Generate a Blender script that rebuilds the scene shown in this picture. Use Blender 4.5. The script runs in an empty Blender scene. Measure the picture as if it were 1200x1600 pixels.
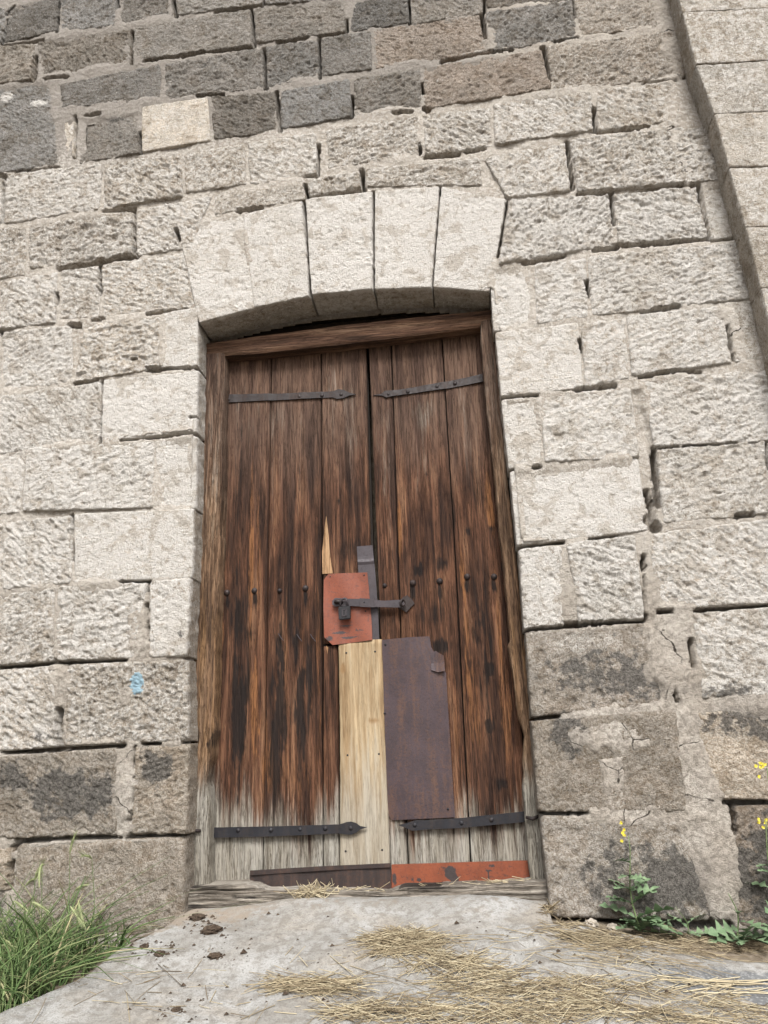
import bpy, math, random
import numpy as np
from mathutils import Matrix, Vector

random.seed(7)
RNG = np.random.default_rng(11)
sc = bpy.context.scene
COL = sc.collection

# ------------------------------------------------------------------ camera, world, sun, exposure
F, PITCH, YAW, ROLL = 1200.0, math.radians(16.7), math.radians(6.3), math.radians(2.0)
CAM = np.array([0.455, -3.0, 0.5576])
fw = np.array([-math.sin(YAW)*math.cos(PITCH), math.cos(YAW)*math.cos(PITCH), math.sin(PITCH)])
r0 = np.cross(fw, [0, 0, 1]); r0 /= np.linalg.norm(r0); u0 = np.cross(r0, fw)
rt = math.cos(ROLL)*r0 - math.sin(ROLL)*u0
up = math.cos(ROLL)*u0 + math.sin(ROLL)*r0
cd = bpy.data.cameras.new('camera'); cam = bpy.data.objects.new('camera', cd); COL.objects.link(cam)
cd.sensor_fit = 'VERTICAL'; cd.sensor_height = 24.0; cd.lens = 24.0*F/1600.0
cd.clip_start = 0.05; cd.clip_end = 500
cam.matrix_world = Matrix(((rt[0], up[0], -fw[0], CAM[0]), (rt[1], up[1], -fw[1], CAM[1]),
                           (rt[2], up[2], -fw[2], CAM[2]), (0, 0, 0, 1)))
sc.camera = cam

w = bpy.data.worlds.new('World'); sc.world = w; w.use_nodes = True
nt = w.node_tree; nt.nodes.clear()
sky = nt.nodes.new('ShaderNodeTexSky'); sky.sky_type = 'NISHITA'; sky.sun_disc = False
SUN_EL, SUN_AZ = math.radians(49), math.radians(169)     # azimuth from +Y, clockwise
sky.sun_elevation = SUN_EL; sky.sun_rotation = SUN_AZ; sky.dust_density = 4.0; sky.air_density = 1.0
hs = nt.nodes.new('ShaderNodeHueSaturation'); hs.inputs['Saturation'].default_value = 0.22
bg = nt.nodes.new('ShaderNodeBackground'); bg.inputs['Strength'].default_value = 0.07
wo = nt.nodes.new('ShaderNodeOutputWorld')
nt.links.new(sky.outputs[0], hs.inputs['Color']); nt.links.new(hs.outputs[0], bg.inputs[0]); nt.links.new(bg.outputs[0], wo.inputs[0])
sd = bpy.data.lights.new('sun', 'SUN'); sd.energy = 1.5; sd.angle = math.radians(22); sd.color = (1.0, 0.98, 0.95)
so = bpy.data.objects.new('sun', sd); COL.objects.link(so)
sdir = Vector((math.sin(SUN_AZ)*math.cos(SUN_EL), math.cos(SUN_AZ)*math.cos(SUN_EL), math.sin(SUN_EL)))
so.rotation_euler = sdir.to_track_quat('Z', 'Y').to_euler(); so.location = sdir*20
sc.view_settings.view_transform = 'Standard'; sc.view_settings.look = 'None'
sc.view_settings.gamma = 1.0; sc.view_settings.use_curve_mapping = False
sc.view_settings.exposure = 1.74

# ------------------------------------------------------------------ helpers
def ray(px, py): return fw + rt*(px-600)/F + up*(800-py)/F
def at(px, py, Y=0.0):
    d = ray(px, py); return CAM + d*((Y-CAM[1])/d[1])
def xz(px, py, Y=0.0):
    p = at(px, py, Y); return (p[0], p[2])
def xzs(pts, Y=0.0): return np.array([xz(a, b, Y) for a, b in pts])

def hash2(ix, iy, seed):
    h = (ix.astype(np.int64)*374761393 + iy.astype(np.int64)*668265263 + int(seed)*974711) & 0x7fffffff
    h = ((h ^ (h >> 13))*1274126177) & 0x7fffffff
    return (h ^ (h >> 16)) & 0x7fffffff
def perlin(x, y, seed=0):
    x = np.asarray(x, float); y = np.asarray(y, float)
    xi = np.floor(x); yi = np.floor(y); xf = x-xi; yf = y-yi
    u = xf*xf*xf*(xf*(xf*6-15)+10); v = yf*yf*yf*(yf*(yf*6-15)+10)
    def g(ox, oy):
        a = hash2(xi+ox, yi+oy, seed)*(2*math.pi/0x7fffffff)
        return np.cos(a)*(xf-ox)+np.sin(a)*(yf-oy)
    a = g(0, 0); b = g(1, 0); c = g(0, 1); d = g(1, 1)
    return ((a+u*(b-a)) + v*((c+u*(d-c))-(a+u*(b-a))))*1.5
def fbm(x, y, seed=0, oct=3):
    s = 0; a = 1.0; t = 0
    for k in range(oct):
        s = s + a*perlin(x*2**k, y*2**k, seed+17*k); t += a; a *= 0.5
    return s/t
def ridged(x, y, seed=0): return 1-2*np.abs(perlin(x, y, seed))
def worley(x, y, seed=0):
    x = np.asarray(x, float); y = np.asarray(y, float); xi = np.floor(x); yi = np.floor(y)
    best = np.full(x.shape, 9.0)
    for ox in (-1, 0, 1):
        for oy in (-1, 0, 1):
            cx = xi+ox; cy = yi+oy
            px = cx+hash2(cx, cy, seed)/0x7fffffff; py = cy+hash2(cx, cy, seed+91)/0x7fffffff
            best = np.minimum(best, (px-x)**2+(py-y)**2)
    return np.sqrt(best)
def sstep(a, b, x):
    t = np.clip((x-a)/(b-a), 0, 1); return t*t*(3-2*t)

def mesh_np(name, V, Q, mat=None, parent=None, smooth=True, loc=None, attrs=None):
    V = np.asarray(V, np.float32); Q = np.asarray(Q, np.int32)
    if loc is not None: V = V-np.asarray(loc, np.float32)
    me = bpy.data.meshes.new(name); k = Q.shape[1]; m = len(Q)
    me.vertices.add(len(V)); me.vertices.foreach_set('co', V.ravel())
    me.loops.add(m*k); me.loops.foreach_set('vertex_index', Q.ravel())
    me.polygons.add(m); me.polygons.foreach_set('loop_start', np.arange(0, m*k, k, dtype=np.int32))
    me.update(calc_edges=True)
    if smooth: me.polygons.foreach_set('use_smooth', np.ones(m, bool))
    for an, av in (attrs or {}).items():
        a = me.attributes.new(an, 'FLOAT_COLOR', 'POINT'); a.data.foreach_set('color', np.asarray(av, np.float32).ravel())
    if mat: me.materials.append(mat)
    o = bpy.data.objects.new(name, me); COL.objects.link(o)
    if loc is not None: o.location = loc
    if parent is not None:
        o.parent = parent
        if loc is not None: o.location = Vector(loc)-world_loc(parent)
        else: o.location = -world_loc(parent)
    return o
def world_loc(o):
    v = Vector(o.location)
    while o.parent: o = o.parent; v = v+Vector(o.location)
    return v
class MB:                                   # a little mesh buffer for polygons of any size
    def __init__(s): s.v = []; s.f = []
    def add(s, V, Fc):
        b = len(s.v); s.v += [tuple(p) for p in V]; s.f += [tuple(i+b for i in f) for f in Fc]
    def build(s, name, mat, parent=None, smooth=False, loc=None):
        off = Vector(loc) if loc is not None else Vector((0, 0, 0))
        me = bpy.data.meshes.new(name); me.from_pydata([Vector(p)-off for p in s.v], [], s.f); me.update()
        if smooth:
            for p in me.polygons: p.use_smooth = True
        if mat: me.materials.append(mat)
        o = bpy.data.objects.new(name, me); COL.objects.link(o)
        o.location = off
        if parent is not None: o.parent = parent; o.location = off-world_loc(parent)
        return o
    def box(s, x0, x1, y0, y1, z0, z1):
        s.add([(x0, y0, z0), (x1, y0, z0), (x1, y1, z0), (x0, y1, z0), (x0, y0, z1), (x1, y0, z1), (x1, y1, z1), (x0, y1, z1)],
              [(3, 2, 1, 0), (4, 5, 6, 7), (0, 1, 5, 4), (1, 2, 6, 5), (2, 3, 7, 6), (3, 0, 4, 7)])
    def tube(s, pts, rad, n=6, cap=True):
        pts = [Vector(p) for p in pts]; rad = rad if hasattr(rad, '__len__') else [rad]*len(pts)
        rings = []; ref = None
        for i, p in enumerate(pts):
            t = (pts[min(i+1, len(pts)-1)]-pts[max(i-1, 0)]).normalized()
            if ref is None: ref = t.orthogonal().normalized()
            ref = (ref-t*ref.dot(t)).normalized(); b = t.cross(ref)
            rings.append([p+(ref*math.cos(2*math.pi*k/n)+b*math.sin(2*math.pi*k/n))*rad[i] for k in range(n)])
        V = [v for r in rings for v in r]
        Fc = [(i*n+k, i*n+(k+1) % n, (i+1)*n+(k+1) % n, (i+1)*n+k) for i in range(len(pts)-1) for k in range(n)]
        if cap: Fc += [tuple(range(n))[::-1], tuple((len(pts)-1)*n+k for k in range(n))]
        s.add(V, Fc)
    def dome(s, c, r, h, n=8, nr=3):        # rivet head facing -Y
        V = []; Fc = []
        for i in range(nr+1):
            a = (math.pi/2)*i/nr; rr = r*math.cos(a); hh = h*math.sin(a)
            V += [(c[0]+rr*math.cos(2*math.pi*k/n), c[1]-hh, c[2]+rr*math.sin(2*math.pi*k/n)) for k in range(n)]
        for i in range(nr):
            Fc += [(i*n+k, i*n+(k+1) % n, (i+1)*n+(k+1) % n, (i+1)*n+k) for k in range(n)]
        s.add(V, Fc)
def thing(name, label, cat, loc=(0, 0, 0), group=None):
    o = bpy.data.objects.new(name, None); o.empty_display_size = 0.1; COL.objects.link(o); o.location = loc
    o['label'] = label; o['category'] = cat
    if group: o['group'] = group
    return o
def tag(o, label=None, cat=None, group=None, kind=None):
    if label: o['label'] = label
    if cat: o['category'] = cat
    if group: o['group'] = group
    if kind: o['kind'] = kind
    return o
def grid_faces(nu, nv):                     # nu x nv vertices, index = j*nu+i
    i, j = np.meshgrid(np.arange(nu-1), np.arange(nv-1)); a = (j*nu+i).ravel()
    return np.stack([a, a+1, a+nu+1, a+nu], 1)
def seg_dist(x, z, a, b):
    d = b-a; L = d@d+1e-12; t = np.clip(((x-a[0])*d[0]+(z-a[1])*d[1])/L, 0, 1)
    return np.hypot(x-a[0]-t*d[0], z-a[1]-t*d[1])
def poly_sd(x, z, P):                       # signed distance, positive inside
    d = np.full(x.shape, 1e9); ins = np.zeros(x.shape, bool); n = len(P)
    for k in range(n):
        a = P[k]; b = P[(k+1) % n]; d = np.minimum(d, seg_dist(x, z, a, b))
        c = (a[1] > z) != (b[1] > z)
        with np.errstate(divide='ignore', invalid='ignore'):
            xi = (b[0]-a[0])*(z-a[1])/(b[1]-a[1])+a[0]
        ins ^= c & (x < xi)
    return np.where(ins, d, -d)

# ------------------------------------------------------------------ materials
class NT:
    def __init__(s, name):
        s.m = bpy.data.materials.new(name); s.m.use_nodes = True; s.t = s.m.node_tree; s.t.nodes.clear()
        s.out = s.n('ShaderNodeOutputMaterial'); s.b = s.n('ShaderNodeBsdfPrincipled')
        s.t.links.new(s.b.outputs[0], s.out.inputs[0])
    def n(s, k, **kw):
        o = s.t.nodes.new(k)
        for a, v in kw.items(): setattr(o, a, v)
        return o
    def link(s, a, b): s.t.links.new(a, b)
    def val(s, sock, v):
        if isinstance(v, bpy.types.NodeSocket): s.link(v, sock)
        else:
            try: sock.default_value = v
            except Exception: sock.default_value = tuple(v)+(1,)
    def pos(s, scale=(1, 1, 1), rnd=0.0):
        g = s.n('ShaderNodeNewGeometry'); o = g.outputs['Position']
        if rnd:
            oi = s.n('ShaderNodeObjectInfo'); mm = s.n('ShaderNodeVectorMath', operation='MULTIPLY_ADD')
            cb = s.n('ShaderNodeCombineXYZ')
            for k, f in enumerate((1.0, 0.37, 0.71)): s.link(s.math('MULTIPLY', oi.outputs['Random'], f*rnd), cb.inputs[k])
            s.link(o, mm.inputs[0]); mm.inputs[1].default_value = (1, 1, 1); s.link(cb.outputs[0], mm.inputs[2]); o = mm.outputs[0]
        if scale != (1, 1, 1):
            m = s.n('ShaderNodeVectorMath', operation='MULTIPLY'); s.link(o, m.inputs[0]); m.inputs[1].default_value = scale; o = m.outputs[0]
        return o
    def noise(s, vec, scale, detail=3, rough=0.55, dist=0.0):
        o = s.n('ShaderNodeTexNoise'); s.link(vec, o.inputs['Vector']); o.inputs['Scale'].default_value = scale
        o.inputs['Detail'].default_value = detail; o.inputs['Roughness'].default_value = rough; o.inputs['Distortion'].default_value = dist
        return o.outputs['Fac']
    def voro(s, vec, scale, feature='F1'):
        o = s.n('ShaderNodeTexVoronoi', feature=feature); s.link(vec, o.inputs['Vector']); o.inputs['Scale'].default_value = scale
        return o.outputs['Distance']
    def math(s, op, a, b=0.0, clamp=False):
        o = s.n('ShaderNodeMath', operation=op, use_clamp=clamp); s.val(o.inputs[0], a); s.val(o.inputs[1], b); return o.outputs[0]
    def ramp(s, f, a, b, lo=0.0, hi=1.0):
        o = s.n('ShaderNodeMapRange', interpolation_type='SMOOTHSTEP'); s.val(o.inputs[0], f)
        for k, v in zip((1, 2, 3, 4), (a, b, lo, hi)): s.val(o.inputs[k], v)
        return o.outputs[0]
    def mix(s, f, a, b, mode='MIX'):
        o = s.n('ShaderNodeMix', data_type='RGBA', blend_type=mode); s.val(o.inputs[0], f); s.val(o.inputs[6], a); s.val(o.inputs[7], b); return o.outputs[2]
    def attr(s, name, typ='GEOMETRY'):
        o = s.n('ShaderNodeAttribute', attribute_type=typ, attribute_name=name); return o
    def sep(s, c):
        o = s.n('ShaderNodeSeparateColor'); s.link(c, o.inputs[0]); return o.outputs
    def bump(s, h, strength=0.5, dist=0.01):
        o = s.n('ShaderNodeBump'); s.link(h, o.inputs['Height']); o.inputs['Strength'].default_value = strength; o.inputs['Distance'].default_value = dist
        s.link(o.outputs[0], s.b.inputs['Normal'])
    def done(s, color, rough=0.9, spec=0.25, metal=0.0):
        s.val(s.b.inputs['Base Color'], color); s.val(s.b.inputs['Roughness'], rough)
        s.b.inputs['Specular IOR Level'].default_value = spec; s.val(s.b.inputs['Metallic'], metal); return s.m

def mat_stone():
    s = NT('stone'); p = s.pos(rnd=20.0)
    wear = s.sep(s.attr('wear').outputs['Color']); tint = s.attr('tint').outputs['Color']
    n1 = s.noise(p, 9, 5, 0.6); n2 = s.noise(p, 42, 5, 0.65, 0.6); n3 = s.noise(p, 170, 4, 0.7); n4 = s.noise(p, 420, 2, 0.6)
    c = s.mix(s.ramp(n1, 0.3, 0.7), s.mix(1.0, tint, (0.80, 0.79, 0.77, 1), 'MULTIPLY'), s.mix(1.0, tint, (1.12, 1.09, 1.06, 1), 'MULTIPLY'))
    nf = s.noise(p, 95, 6, 0.75, 0.8)
    c = s.mix(s.ramp(nf, 0.45, 0.57, 0.0, 0.9), c, s.mix(1.0, c, (0.58, 0.53, 0.465, 1), 'MULTIPLY'))
    c = s.mix(s.ramp(n3, 0.52, 0.66, 0.0, 0.6), c, s.mix(1.0, c, (1.35, 1.33, 1.30, 1), 'MULTIPLY'))
    # lime wash left in flakes
    fl = s.math('ADD', s.math('MULTIPLY', n2, 0.5), s.math('MULTIPLY', nf, 0.55))
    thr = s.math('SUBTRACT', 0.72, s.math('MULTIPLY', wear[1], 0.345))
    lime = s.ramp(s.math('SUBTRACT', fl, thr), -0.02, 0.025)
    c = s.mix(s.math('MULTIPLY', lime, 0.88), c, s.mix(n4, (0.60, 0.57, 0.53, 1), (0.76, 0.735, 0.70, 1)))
    wv = s.noise(p, 48, 4, 0.6, 1.6); wv2 = s.noise(p, 110, 3, 0.6, 1.2)
    vein = s.math('MAXIMUM', s.ramp(s.math('ABSOLUTE', s.math('SUBTRACT', wv, 0.5)), 0.030, 0.006), s.ramp(s.math('ABSOLUTE', s.math('SUBTRACT', wv2, 0.5)), 0.035, 0.008, 0, 0.8))
    c = s.mix(s.math('MULTIPLY', vein, s.ramp(wear[1], 0.0, 0.6, 0.10, 0.75)), c, (0.70, 0.665, 0.61, 1))
    fl2 = s.noise(p, 130, 5, 0.75, 0.5)
    c = s.mix(s.ramp(fl2, 0.55, 0.62, 0, 0.55), c, s.mix(1.0, c, (0.50, 0.445, 0.385, 1), 'MULTIPLY'))
    fk = s.noise(p, 13, 9, 0.72, 0.6)
    c = s.mix(s.ramp(fk, 0.535, 0.56, 0, 0.62), c, s.mix(1.0, c, (0.66, 0.61, 0.55, 1), 'MULTIPLY'))
    c = s.mix(s.ramp(s.noise(p, 4, 4, 0.6, 0.5), 0.5, 0.7, 0, 0.4), c, s.mix(1.0, c, (0.78, 0.75, 0.70, 1), 'MULTIPLY'))
    # dark inclusions
    v = s.voro(p, 34); sp = s.ramp(s.math('ADD', v, s.math('MULTIPLY', n3, 0.3)), 0.26, 0.2)
    v2 = s.voro(p, 85); sp2 = s.ramp(s.math('ADD', v2, s.math('MULTIPLY', n2, 0.35)), 0.28, 0.2)
    c = s.mix(s.math('MULTIPLY', s.math('MAXIMUM', sp, sp2), 0.75), c, (0.10, 0.092, 0.085, 1))
    # dark crust
    n5 = s.noise(p, 22, 6, 0.7)
    cr = s.ramp(s.math('ADD', s.math('MULTIPLY', wear[0], 1.3), s.math('MULTIPLY', s.math('SUBTRACT', n5, 0.5), 3.0)), 0.5, 0.85)
    c = s.mix(s.math('MULTIPLY', cr, 0.85), c, s.mix(s.ramp(nf, 0.38, 0.62), (0.16, 0.148, 0.132, 1), (0.055, 0.052, 0.05, 1)))
    # blue dab of paint
    bl = s.ramp(s.math('ADD', wear[2], s.math('MULTIPLY', s.math('SUBTRACT', n2, 0.5), 2.5)), 0.45, 0.6)
    bl = s.math('MULTIPLY', bl, s.ramp(wear[2], 0.02, 0.2))
    c = s.mix(s.math('MULTIPLY', bl, 0.85), c, (0.36, 0.56, 0.68, 1))
    h = s.math('ADD', s.math('MULTIPLY', n3, 0.7), s.math('ADD', s.math('MULTIPLY', n4, 0.35), s.math('MULTIPLY', n2, 0.8)))
    s.bump(s.math('ADD', h, s.math('MULTIPLY', nf, -1.0)), 1.0, 0.016)
    return s.done(c, 0.95, 0.15)
def mat_mortar():
    s = NT('mortar'); p = s.pos()
    n1 = s.noise(p, 6, 4, 0.6); n2 = s.noise(p, 60, 5, 0.7); n3 = s.noise(p, 260, 3, 0.7)
    wear = s.sep(s.attr('wear').outputs['Color'])
    c = s.mix(s.ramp(n1, 0.3, 0.7), (0.35, 0.31, 0.262, 1), (0.45, 0.412, 0.362, 1))
    c = s.mix(s.ramp(n2, 0.42, 0.62, 0, 0.65), c, (0.19, 0.165, 0.14, 1))
    c = s.mix(wear[0], c, (0.17, 0.155, 0.14, 1))
    c = s.mix(s.math('MULTIPLY', s.ramp(n2, 0.47, 0.57), s.math('MULTIPLY', wear[1], 0.8)), c, (0.62, 0.58, 0.53, 1))
    wp = s.n('ShaderNodeVectorMath', operation='ADD'); nz = s.n('ShaderNodeTexNoise'); s.link(p, nz.inputs['Vector']); nz.inputs['Scale'].default_value = 11; nz.inputs['Detail'].default_value = 5
    sc2 = s.n('ShaderNodeVectorMath', operation='SCALE'); s.link(nz.outputs['Color'], sc2.inputs[0]); sc2.inputs['Scale'].default_value = 0.07; s.link(p, wp.inputs[0]); s.link(sc2.outputs[0], wp.inputs[1])
    cr = s.voro(wp.outputs[0], 3.2, 'DISTANCE_TO_EDGE')
    c = s.mix(s.math('MULTIPLY', s.ramp(cr, 0.010, 0.004), s.math('MULTIPLY', wear[2], s.ramp(n1, 0.42, 0.5))), c, (0.05, 0.042, 0.035, 1))
    c = s.mix(s.ramp(n3, 0.56, 0.66, 0, 0.5), c, (0.14, 0.122, 0.105, 1))
    s.bump(s.math('ADD', n2, s.math('MULTIPLY', n3, 0.5)), 1.0, 0.014)
    return s.done(c, 0.95, 0.1)

def mat_wood(name, axis, cols, grey=(0.345, 0.325, 0.285), tan=(0.27, 0.12, 0.048), bumps=0.7, fibre=0.8):
    s = NT(name)
    def sc_(k, st):                         # k across the grain, stretched along axis
        v = [k, k, k]; v[axis] = k*st; return tuple(v)
    g1 = s.noise(s.pos(sc_(1, 0.07), 30.0), 26, 6, 0.6, 0.4)
    g2 = s.noise(s.pos(sc_(1, 0.045), 30.0), 120, 5, 0.7)
    g3 = s.noise(s.pos(sc_(1, 0.05), 30.0), 260, 4, 0.6)
    bl = s.noise(s.pos(sc_(1, 0.25), 30.0), 9, 4, 0.6)
    wear = s.sep(s.attr('wear').outputs['Color'])
    f = s.math('ADD', s.math('MULTIPLY', g1, 0.55), s.math('ADD', s.math('MULTIPLY', g2, 0.35), s.math('MULTIPLY', bl, 0.35)))
    f = s.ramp(f, 0.47, 0.78)
    r = s.n('ShaderNodeValToRGB'); s.link(f, r.inputs[0]); e = r.color_ramp.elements
    e[0].position = 0.0; e[0].color = cols[0]+(1,); e[1].position = 1.0; e[1].color = cols[3]+(1,)
    for q, cc in ((0.35, cols[1]), (0.68, cols[2])):
        k = e.new(q); k.color = cc+(1,)
    c = r.outputs[0]
    fb1 = s.noise(s.pos(sc_(1, 0.035), 30.0), 38, 5, 0.6, 0.3); fb2 = s.noise(s.pos(sc_(1, 0.05), 30.0), 85, 5, 0.65, 0.3)
    l1 = s.ramp(s.math('ABSOLUTE', s.math('SUBTRACT', fb1, 0.5)), 0.016, 0.004); l2 = s.ramp(s.math('ABSOLUTE', s.math('SUBTRACT', fb2, 0.5)), 0.026, 0.008)
    fib = s.math('MAXIMUM', l1, s.math('MULTIPLY', l2, 0.75))
    st = s.ramp(fb2, 0.47, 0.53); st1 = s.ramp(s.noise(s.pos(sc_(1, 0.03), 30.0), 55, 6, 0.7), 0.46, 0.55)
    c = s.mix(s.math('MULTIPLY', st, 0.55*fibre), c, s.mix(1.0, c, (1.5, 1.45, 1.4, 1), 'MULTIPLY'))
    c = s.mix(s.math('MULTIPLY', st1, 0.6*fibre), c, s.mix(1.0, c, (0.62, 0.58, 0.55, 1), 'MULTIPLY'))
    # orange-tan where the old surface has worn through
    tm = s.ramp(s.math('ADD', wear[2], s.math('MULTIPLY', s.math('SUBTRACT', g2, 0.5), 2.2)), 0.2, 0.85)
    c = s.mix(s.math('MULTIPLY', tm, 0.85), c, s.mix(g3, tuple(q*0.55 for q in tan)+(1,), tan+(1,)))
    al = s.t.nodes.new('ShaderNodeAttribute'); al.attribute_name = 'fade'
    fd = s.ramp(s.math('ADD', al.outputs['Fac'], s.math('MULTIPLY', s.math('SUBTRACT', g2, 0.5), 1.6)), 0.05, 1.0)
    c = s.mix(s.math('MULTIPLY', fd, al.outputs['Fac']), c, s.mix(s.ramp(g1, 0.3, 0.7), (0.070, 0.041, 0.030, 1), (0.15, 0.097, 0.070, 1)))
    # bleached grey, streaky edge
    gm = s.ramp(s.math('ADD', wear[1], s.math('MULTIPLY', s.math('SUBTRACT', s.math('ADD', s.math('MULTIPLY', g2, 0.6), s.math('MULTIPLY', g1, 0.4)), 0.5), 2.2)), 0.10, 1.0)
    gm = s.math('MULTIPLY', gm, s.ramp(wear[1], 0.02, 0.25))
    gcol = s.mix(s.ramp(g2, 0.3, 0.7), tuple(q*0.74 for q in grey)+(1,), grey+(1,))
    gcol = s.mix(s.ramp(g1, 0.35, 0.7), s.mix(1.0, gcol, (0.80, 0.77, 0.72, 1), 'MULTIPLY'), gcol)
    c = s.mix(s.math('MULTIPLY', gm, s.ramp(wear[1], 0.0, 1.0, 0.7, 1.0)), c, gcol)
    # tarry black stains
    bm = s.ramp(s.math('ADD', wear[0], s.math('MULTIPLY', s.math('SUBTRACT', g2, 0.5), 2.6)), 0.15, 0.8)
    c = s.mix(s.math('MULTIPLY', bm, 0.93), c, (0.012, 0.009, 0.008, 1))
    # checks
    ck = s.math('MAXIMUM', s.math('MULTIPLY', s.ramp(g3, 0.44, 0.36), 0.7), fib)
    c = s.mix(s.math('MULTIPLY', ck, fibre), c, s.mix(1.0, c, (0.30, 0.26, 0.22, 1), 'MULTIPLY'))
    s.bump(s.math('SUBTRACT', s.math('ADD', g2, s.math('ADD', s.math('MULTIPLY', g3, 0.5), s.math('MULTIPLY', g1, 0.8))), s.math('MULTIPLY', fib, 0.35)), bumps, 0.010)
    return s.done(c, 0.85, 0.2)

def mat_metal(name, base, rust, dark, amt=0.5, rough=0.55, metal=0.2, scuff=0.0):
    s = NT(name); p = s.pos(rnd=20)
    n1 = s.noise(p, 11, 5, 0.65); n2 = s.noise(p, 90, 5, 0.7); n3 = s.noise(s.pos((1, 1, 0.12), 20), 36, 4, 0.6)
    c = s.mix(s.ramp(n1, 0.35, 0.68), base+(1,), tuple(q*0.72 for q in base)+(1,))
    c = s.mix(s.math('MULTIPLY', s.ramp(s.math('ADD', s.math('MULTIPLY', n2, 0.5), s.math('MULTIPLY', n3, 0.5)), 0.45, 0.66), amt), c, rust+(1,))
    c = s.mix(s.math('MULTIPLY', s.ramp(n2, 0.6, 0.72), 0.6), c, dark+(1,))
    c = s.mix(s.ramp(s.noise(p, 150, 4, 0.75), 0.56, 0.64, 0, 0.5), c, dark+(1,))
    if scuff:
        n4 = s.noise(s.pos((1, 1, 3.0), 20), 24, 6, 0.75, 1.5)
        c = s.mix(s.math('MULTIPLY', s.ramp(n4, 0.575, 0.63), scuff), c, dark+(1,))
        wear = s.sep(s.attr('wear').outputs['Color'])
        c = s.mix(s.ramp(s.math('ADD', wear[0], s.math('SUBTRACT', n2, 0.5)), 0.4, 0.6), c, dark+(1,))
    s.bump(s.math('ADD', n2, n1), 0.25, 0.004)
    return s.done(c, s.ramp(n2, 0.3, 0.7, rough-0.1, rough+0.2), 0.4, metal)

def mat_simple(name, c0, c1, scale=40, rough=0.8, bump=0.3, rnd=0.0, trans=0.0):
    s = NT(name); p = s.pos(rnd=rnd)
    n = s.noise(p, scale, 4, 0.65); c = s.mix(s.ramp(n, 0.3, 0.7), c0+(1,), c1+(1,))
    if rnd:
        oi = s.n('ShaderNodeObjectInfo')
        hv = s.n('ShaderNodeHueSaturation'); s.link(c, hv.inputs['Color']); s.link(s.ramp(oi.outputs['Random'], 0, 1, 0.8, 1.2), hv.inputs['Value']); c = hv.outputs[0]
    if bump: s.bump(n, bump, 0.01)
    if trans: s.b.inputs['Transmission Weight'].default_value = 0
    return s.done(c, rough, 0.2)
def mat_strand(name, cols):                 # straw and blades: every strand carries its own tone
    s = NT(name); t = s.sep(s.attr('tone').outputs['Color'])
    r = s.n('ShaderNodeValToRGB'); s.link(t[0], r.inputs[0]); e = r.color_ramp.elements
    e[0].color = cols[0]+(1,); e[1].color = cols[-1]+(1,)
    for k, cc in enumerate(cols[1:-1]):
        q = e.new((k+1)/(len(cols)-1)); q.color = cc+(1,)
    return s.done(r.outputs[0], 0.6, 0.3)
def mat_concrete():
    s = NT('concrete'); p = s.pos(); wear = s.sep(s.attr('wear').outputs['Color'])
    n1 = s.noise(p, 3.2, 5, 0.6, 0.5); n2 = s.noise(p, 28, 6, 0.7); n3 = s.noise(p, 150, 4, 0.75)
    c = s.mix(s.ramp(n1, 0.32, 0.68), (0.235, 0.225, 0.205, 1), (0.335, 0.332, 0.32, 1))
    c = s.mix(s.ramp(s.noise(p, 2.3, 6, 0.65, 0.8), 0.46, 0.62, 0, 0.7), c, (0.27, 0.24, 0.20, 1))
    c = s.mix(s.ramp(n2, 0.44, 0.62, 0, 0.7), c, (0.165, 0.15, 0.13, 1))
    c = s.mix(s.ramp(n3, 0.5, 0.62, 0, 0.5), c, (0.13, 0.12, 0.11, 1))
    wp = s.n('ShaderNodeVectorMath', operation='ADD'); nz = s.n('ShaderNodeTexNoise'); s.link(p, nz.inputs['Vector']); nz.inputs['Scale'].default_value = 7; nz.inputs['Detail'].default_value = 5
    sc2 = s.n('ShaderNodeVectorMath', operation='SCALE'); s.link(nz.outputs['Color'], sc2.inputs[0]); sc2.inputs['Scale'].default_value = 0.14; s.link(p, wp.inputs[0]); s.link(sc2.outputs[0], wp.inputs[1])
    crk = s.math('MULTIPLY', s.ramp(s.voro(wp.outputs[0], 1.7, 'DISTANCE_TO_EDGE'), 0.009, 0.004), s.ramp(n1, 0.45, 0.52))
    c = s.mix(s.math('MULTIPLY', crk, 0.0), c, (0.06, 0.055, 0.05, 1))
    gr = s.ramp(s.math('ADD', s.voro(p, 60), s.math('MULTIPLY', n2, 0.3)), 0.30, 0.22)
    c = s.mix(s.math('MULTIPLY', gr, 0.5), c, (0.10, 0.09, 0.08, 1))
    d = s.ramp(s.math('ADD', wear[0], s.math('MULTIPLY', s.math('SUBTRACT', n2, 0.5), 2.0)), 0.3, 0.9)
    c = s.mix(s.math('MULTIPLY', d, 0.8), c, s.mix(n3, (0.20, 0.16, 0.12, 1), (0.30, 0.25, 0.20, 1)))
    d2 = s.ramp(s.math('ADD', wear[1], s.math('MULTIPLY', s.math('SUBTRACT', n2, 0.5), 2.0)), 0.4, 0.9)
    ag = s.ramp(s.voro(p, 90), 0.15, 0.5)
    c = s.mix(s.math('MULTIPLY', d2, 0.8), c, s.mix(ag, (0.24, 0.245, 0.25, 1), (0.11, 0.115, 0.12, 1)))
    sp = s.ramp(s.math('ADD', s.voro(p, 22), s.math('MULTIPLY', n3, 0.2)), 0.20, 0.15)
    c = s.mix(s.math('MULTIPLY', sp, 0.6), c, (0.07, 0.055, 0.04, 1))
    s.bump(s.math('ADD', s.math('MULTIPLY', n2, 1.2), n3), 0.6, 0.008)
    return s.done(c, 0.93, 0.15)

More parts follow.
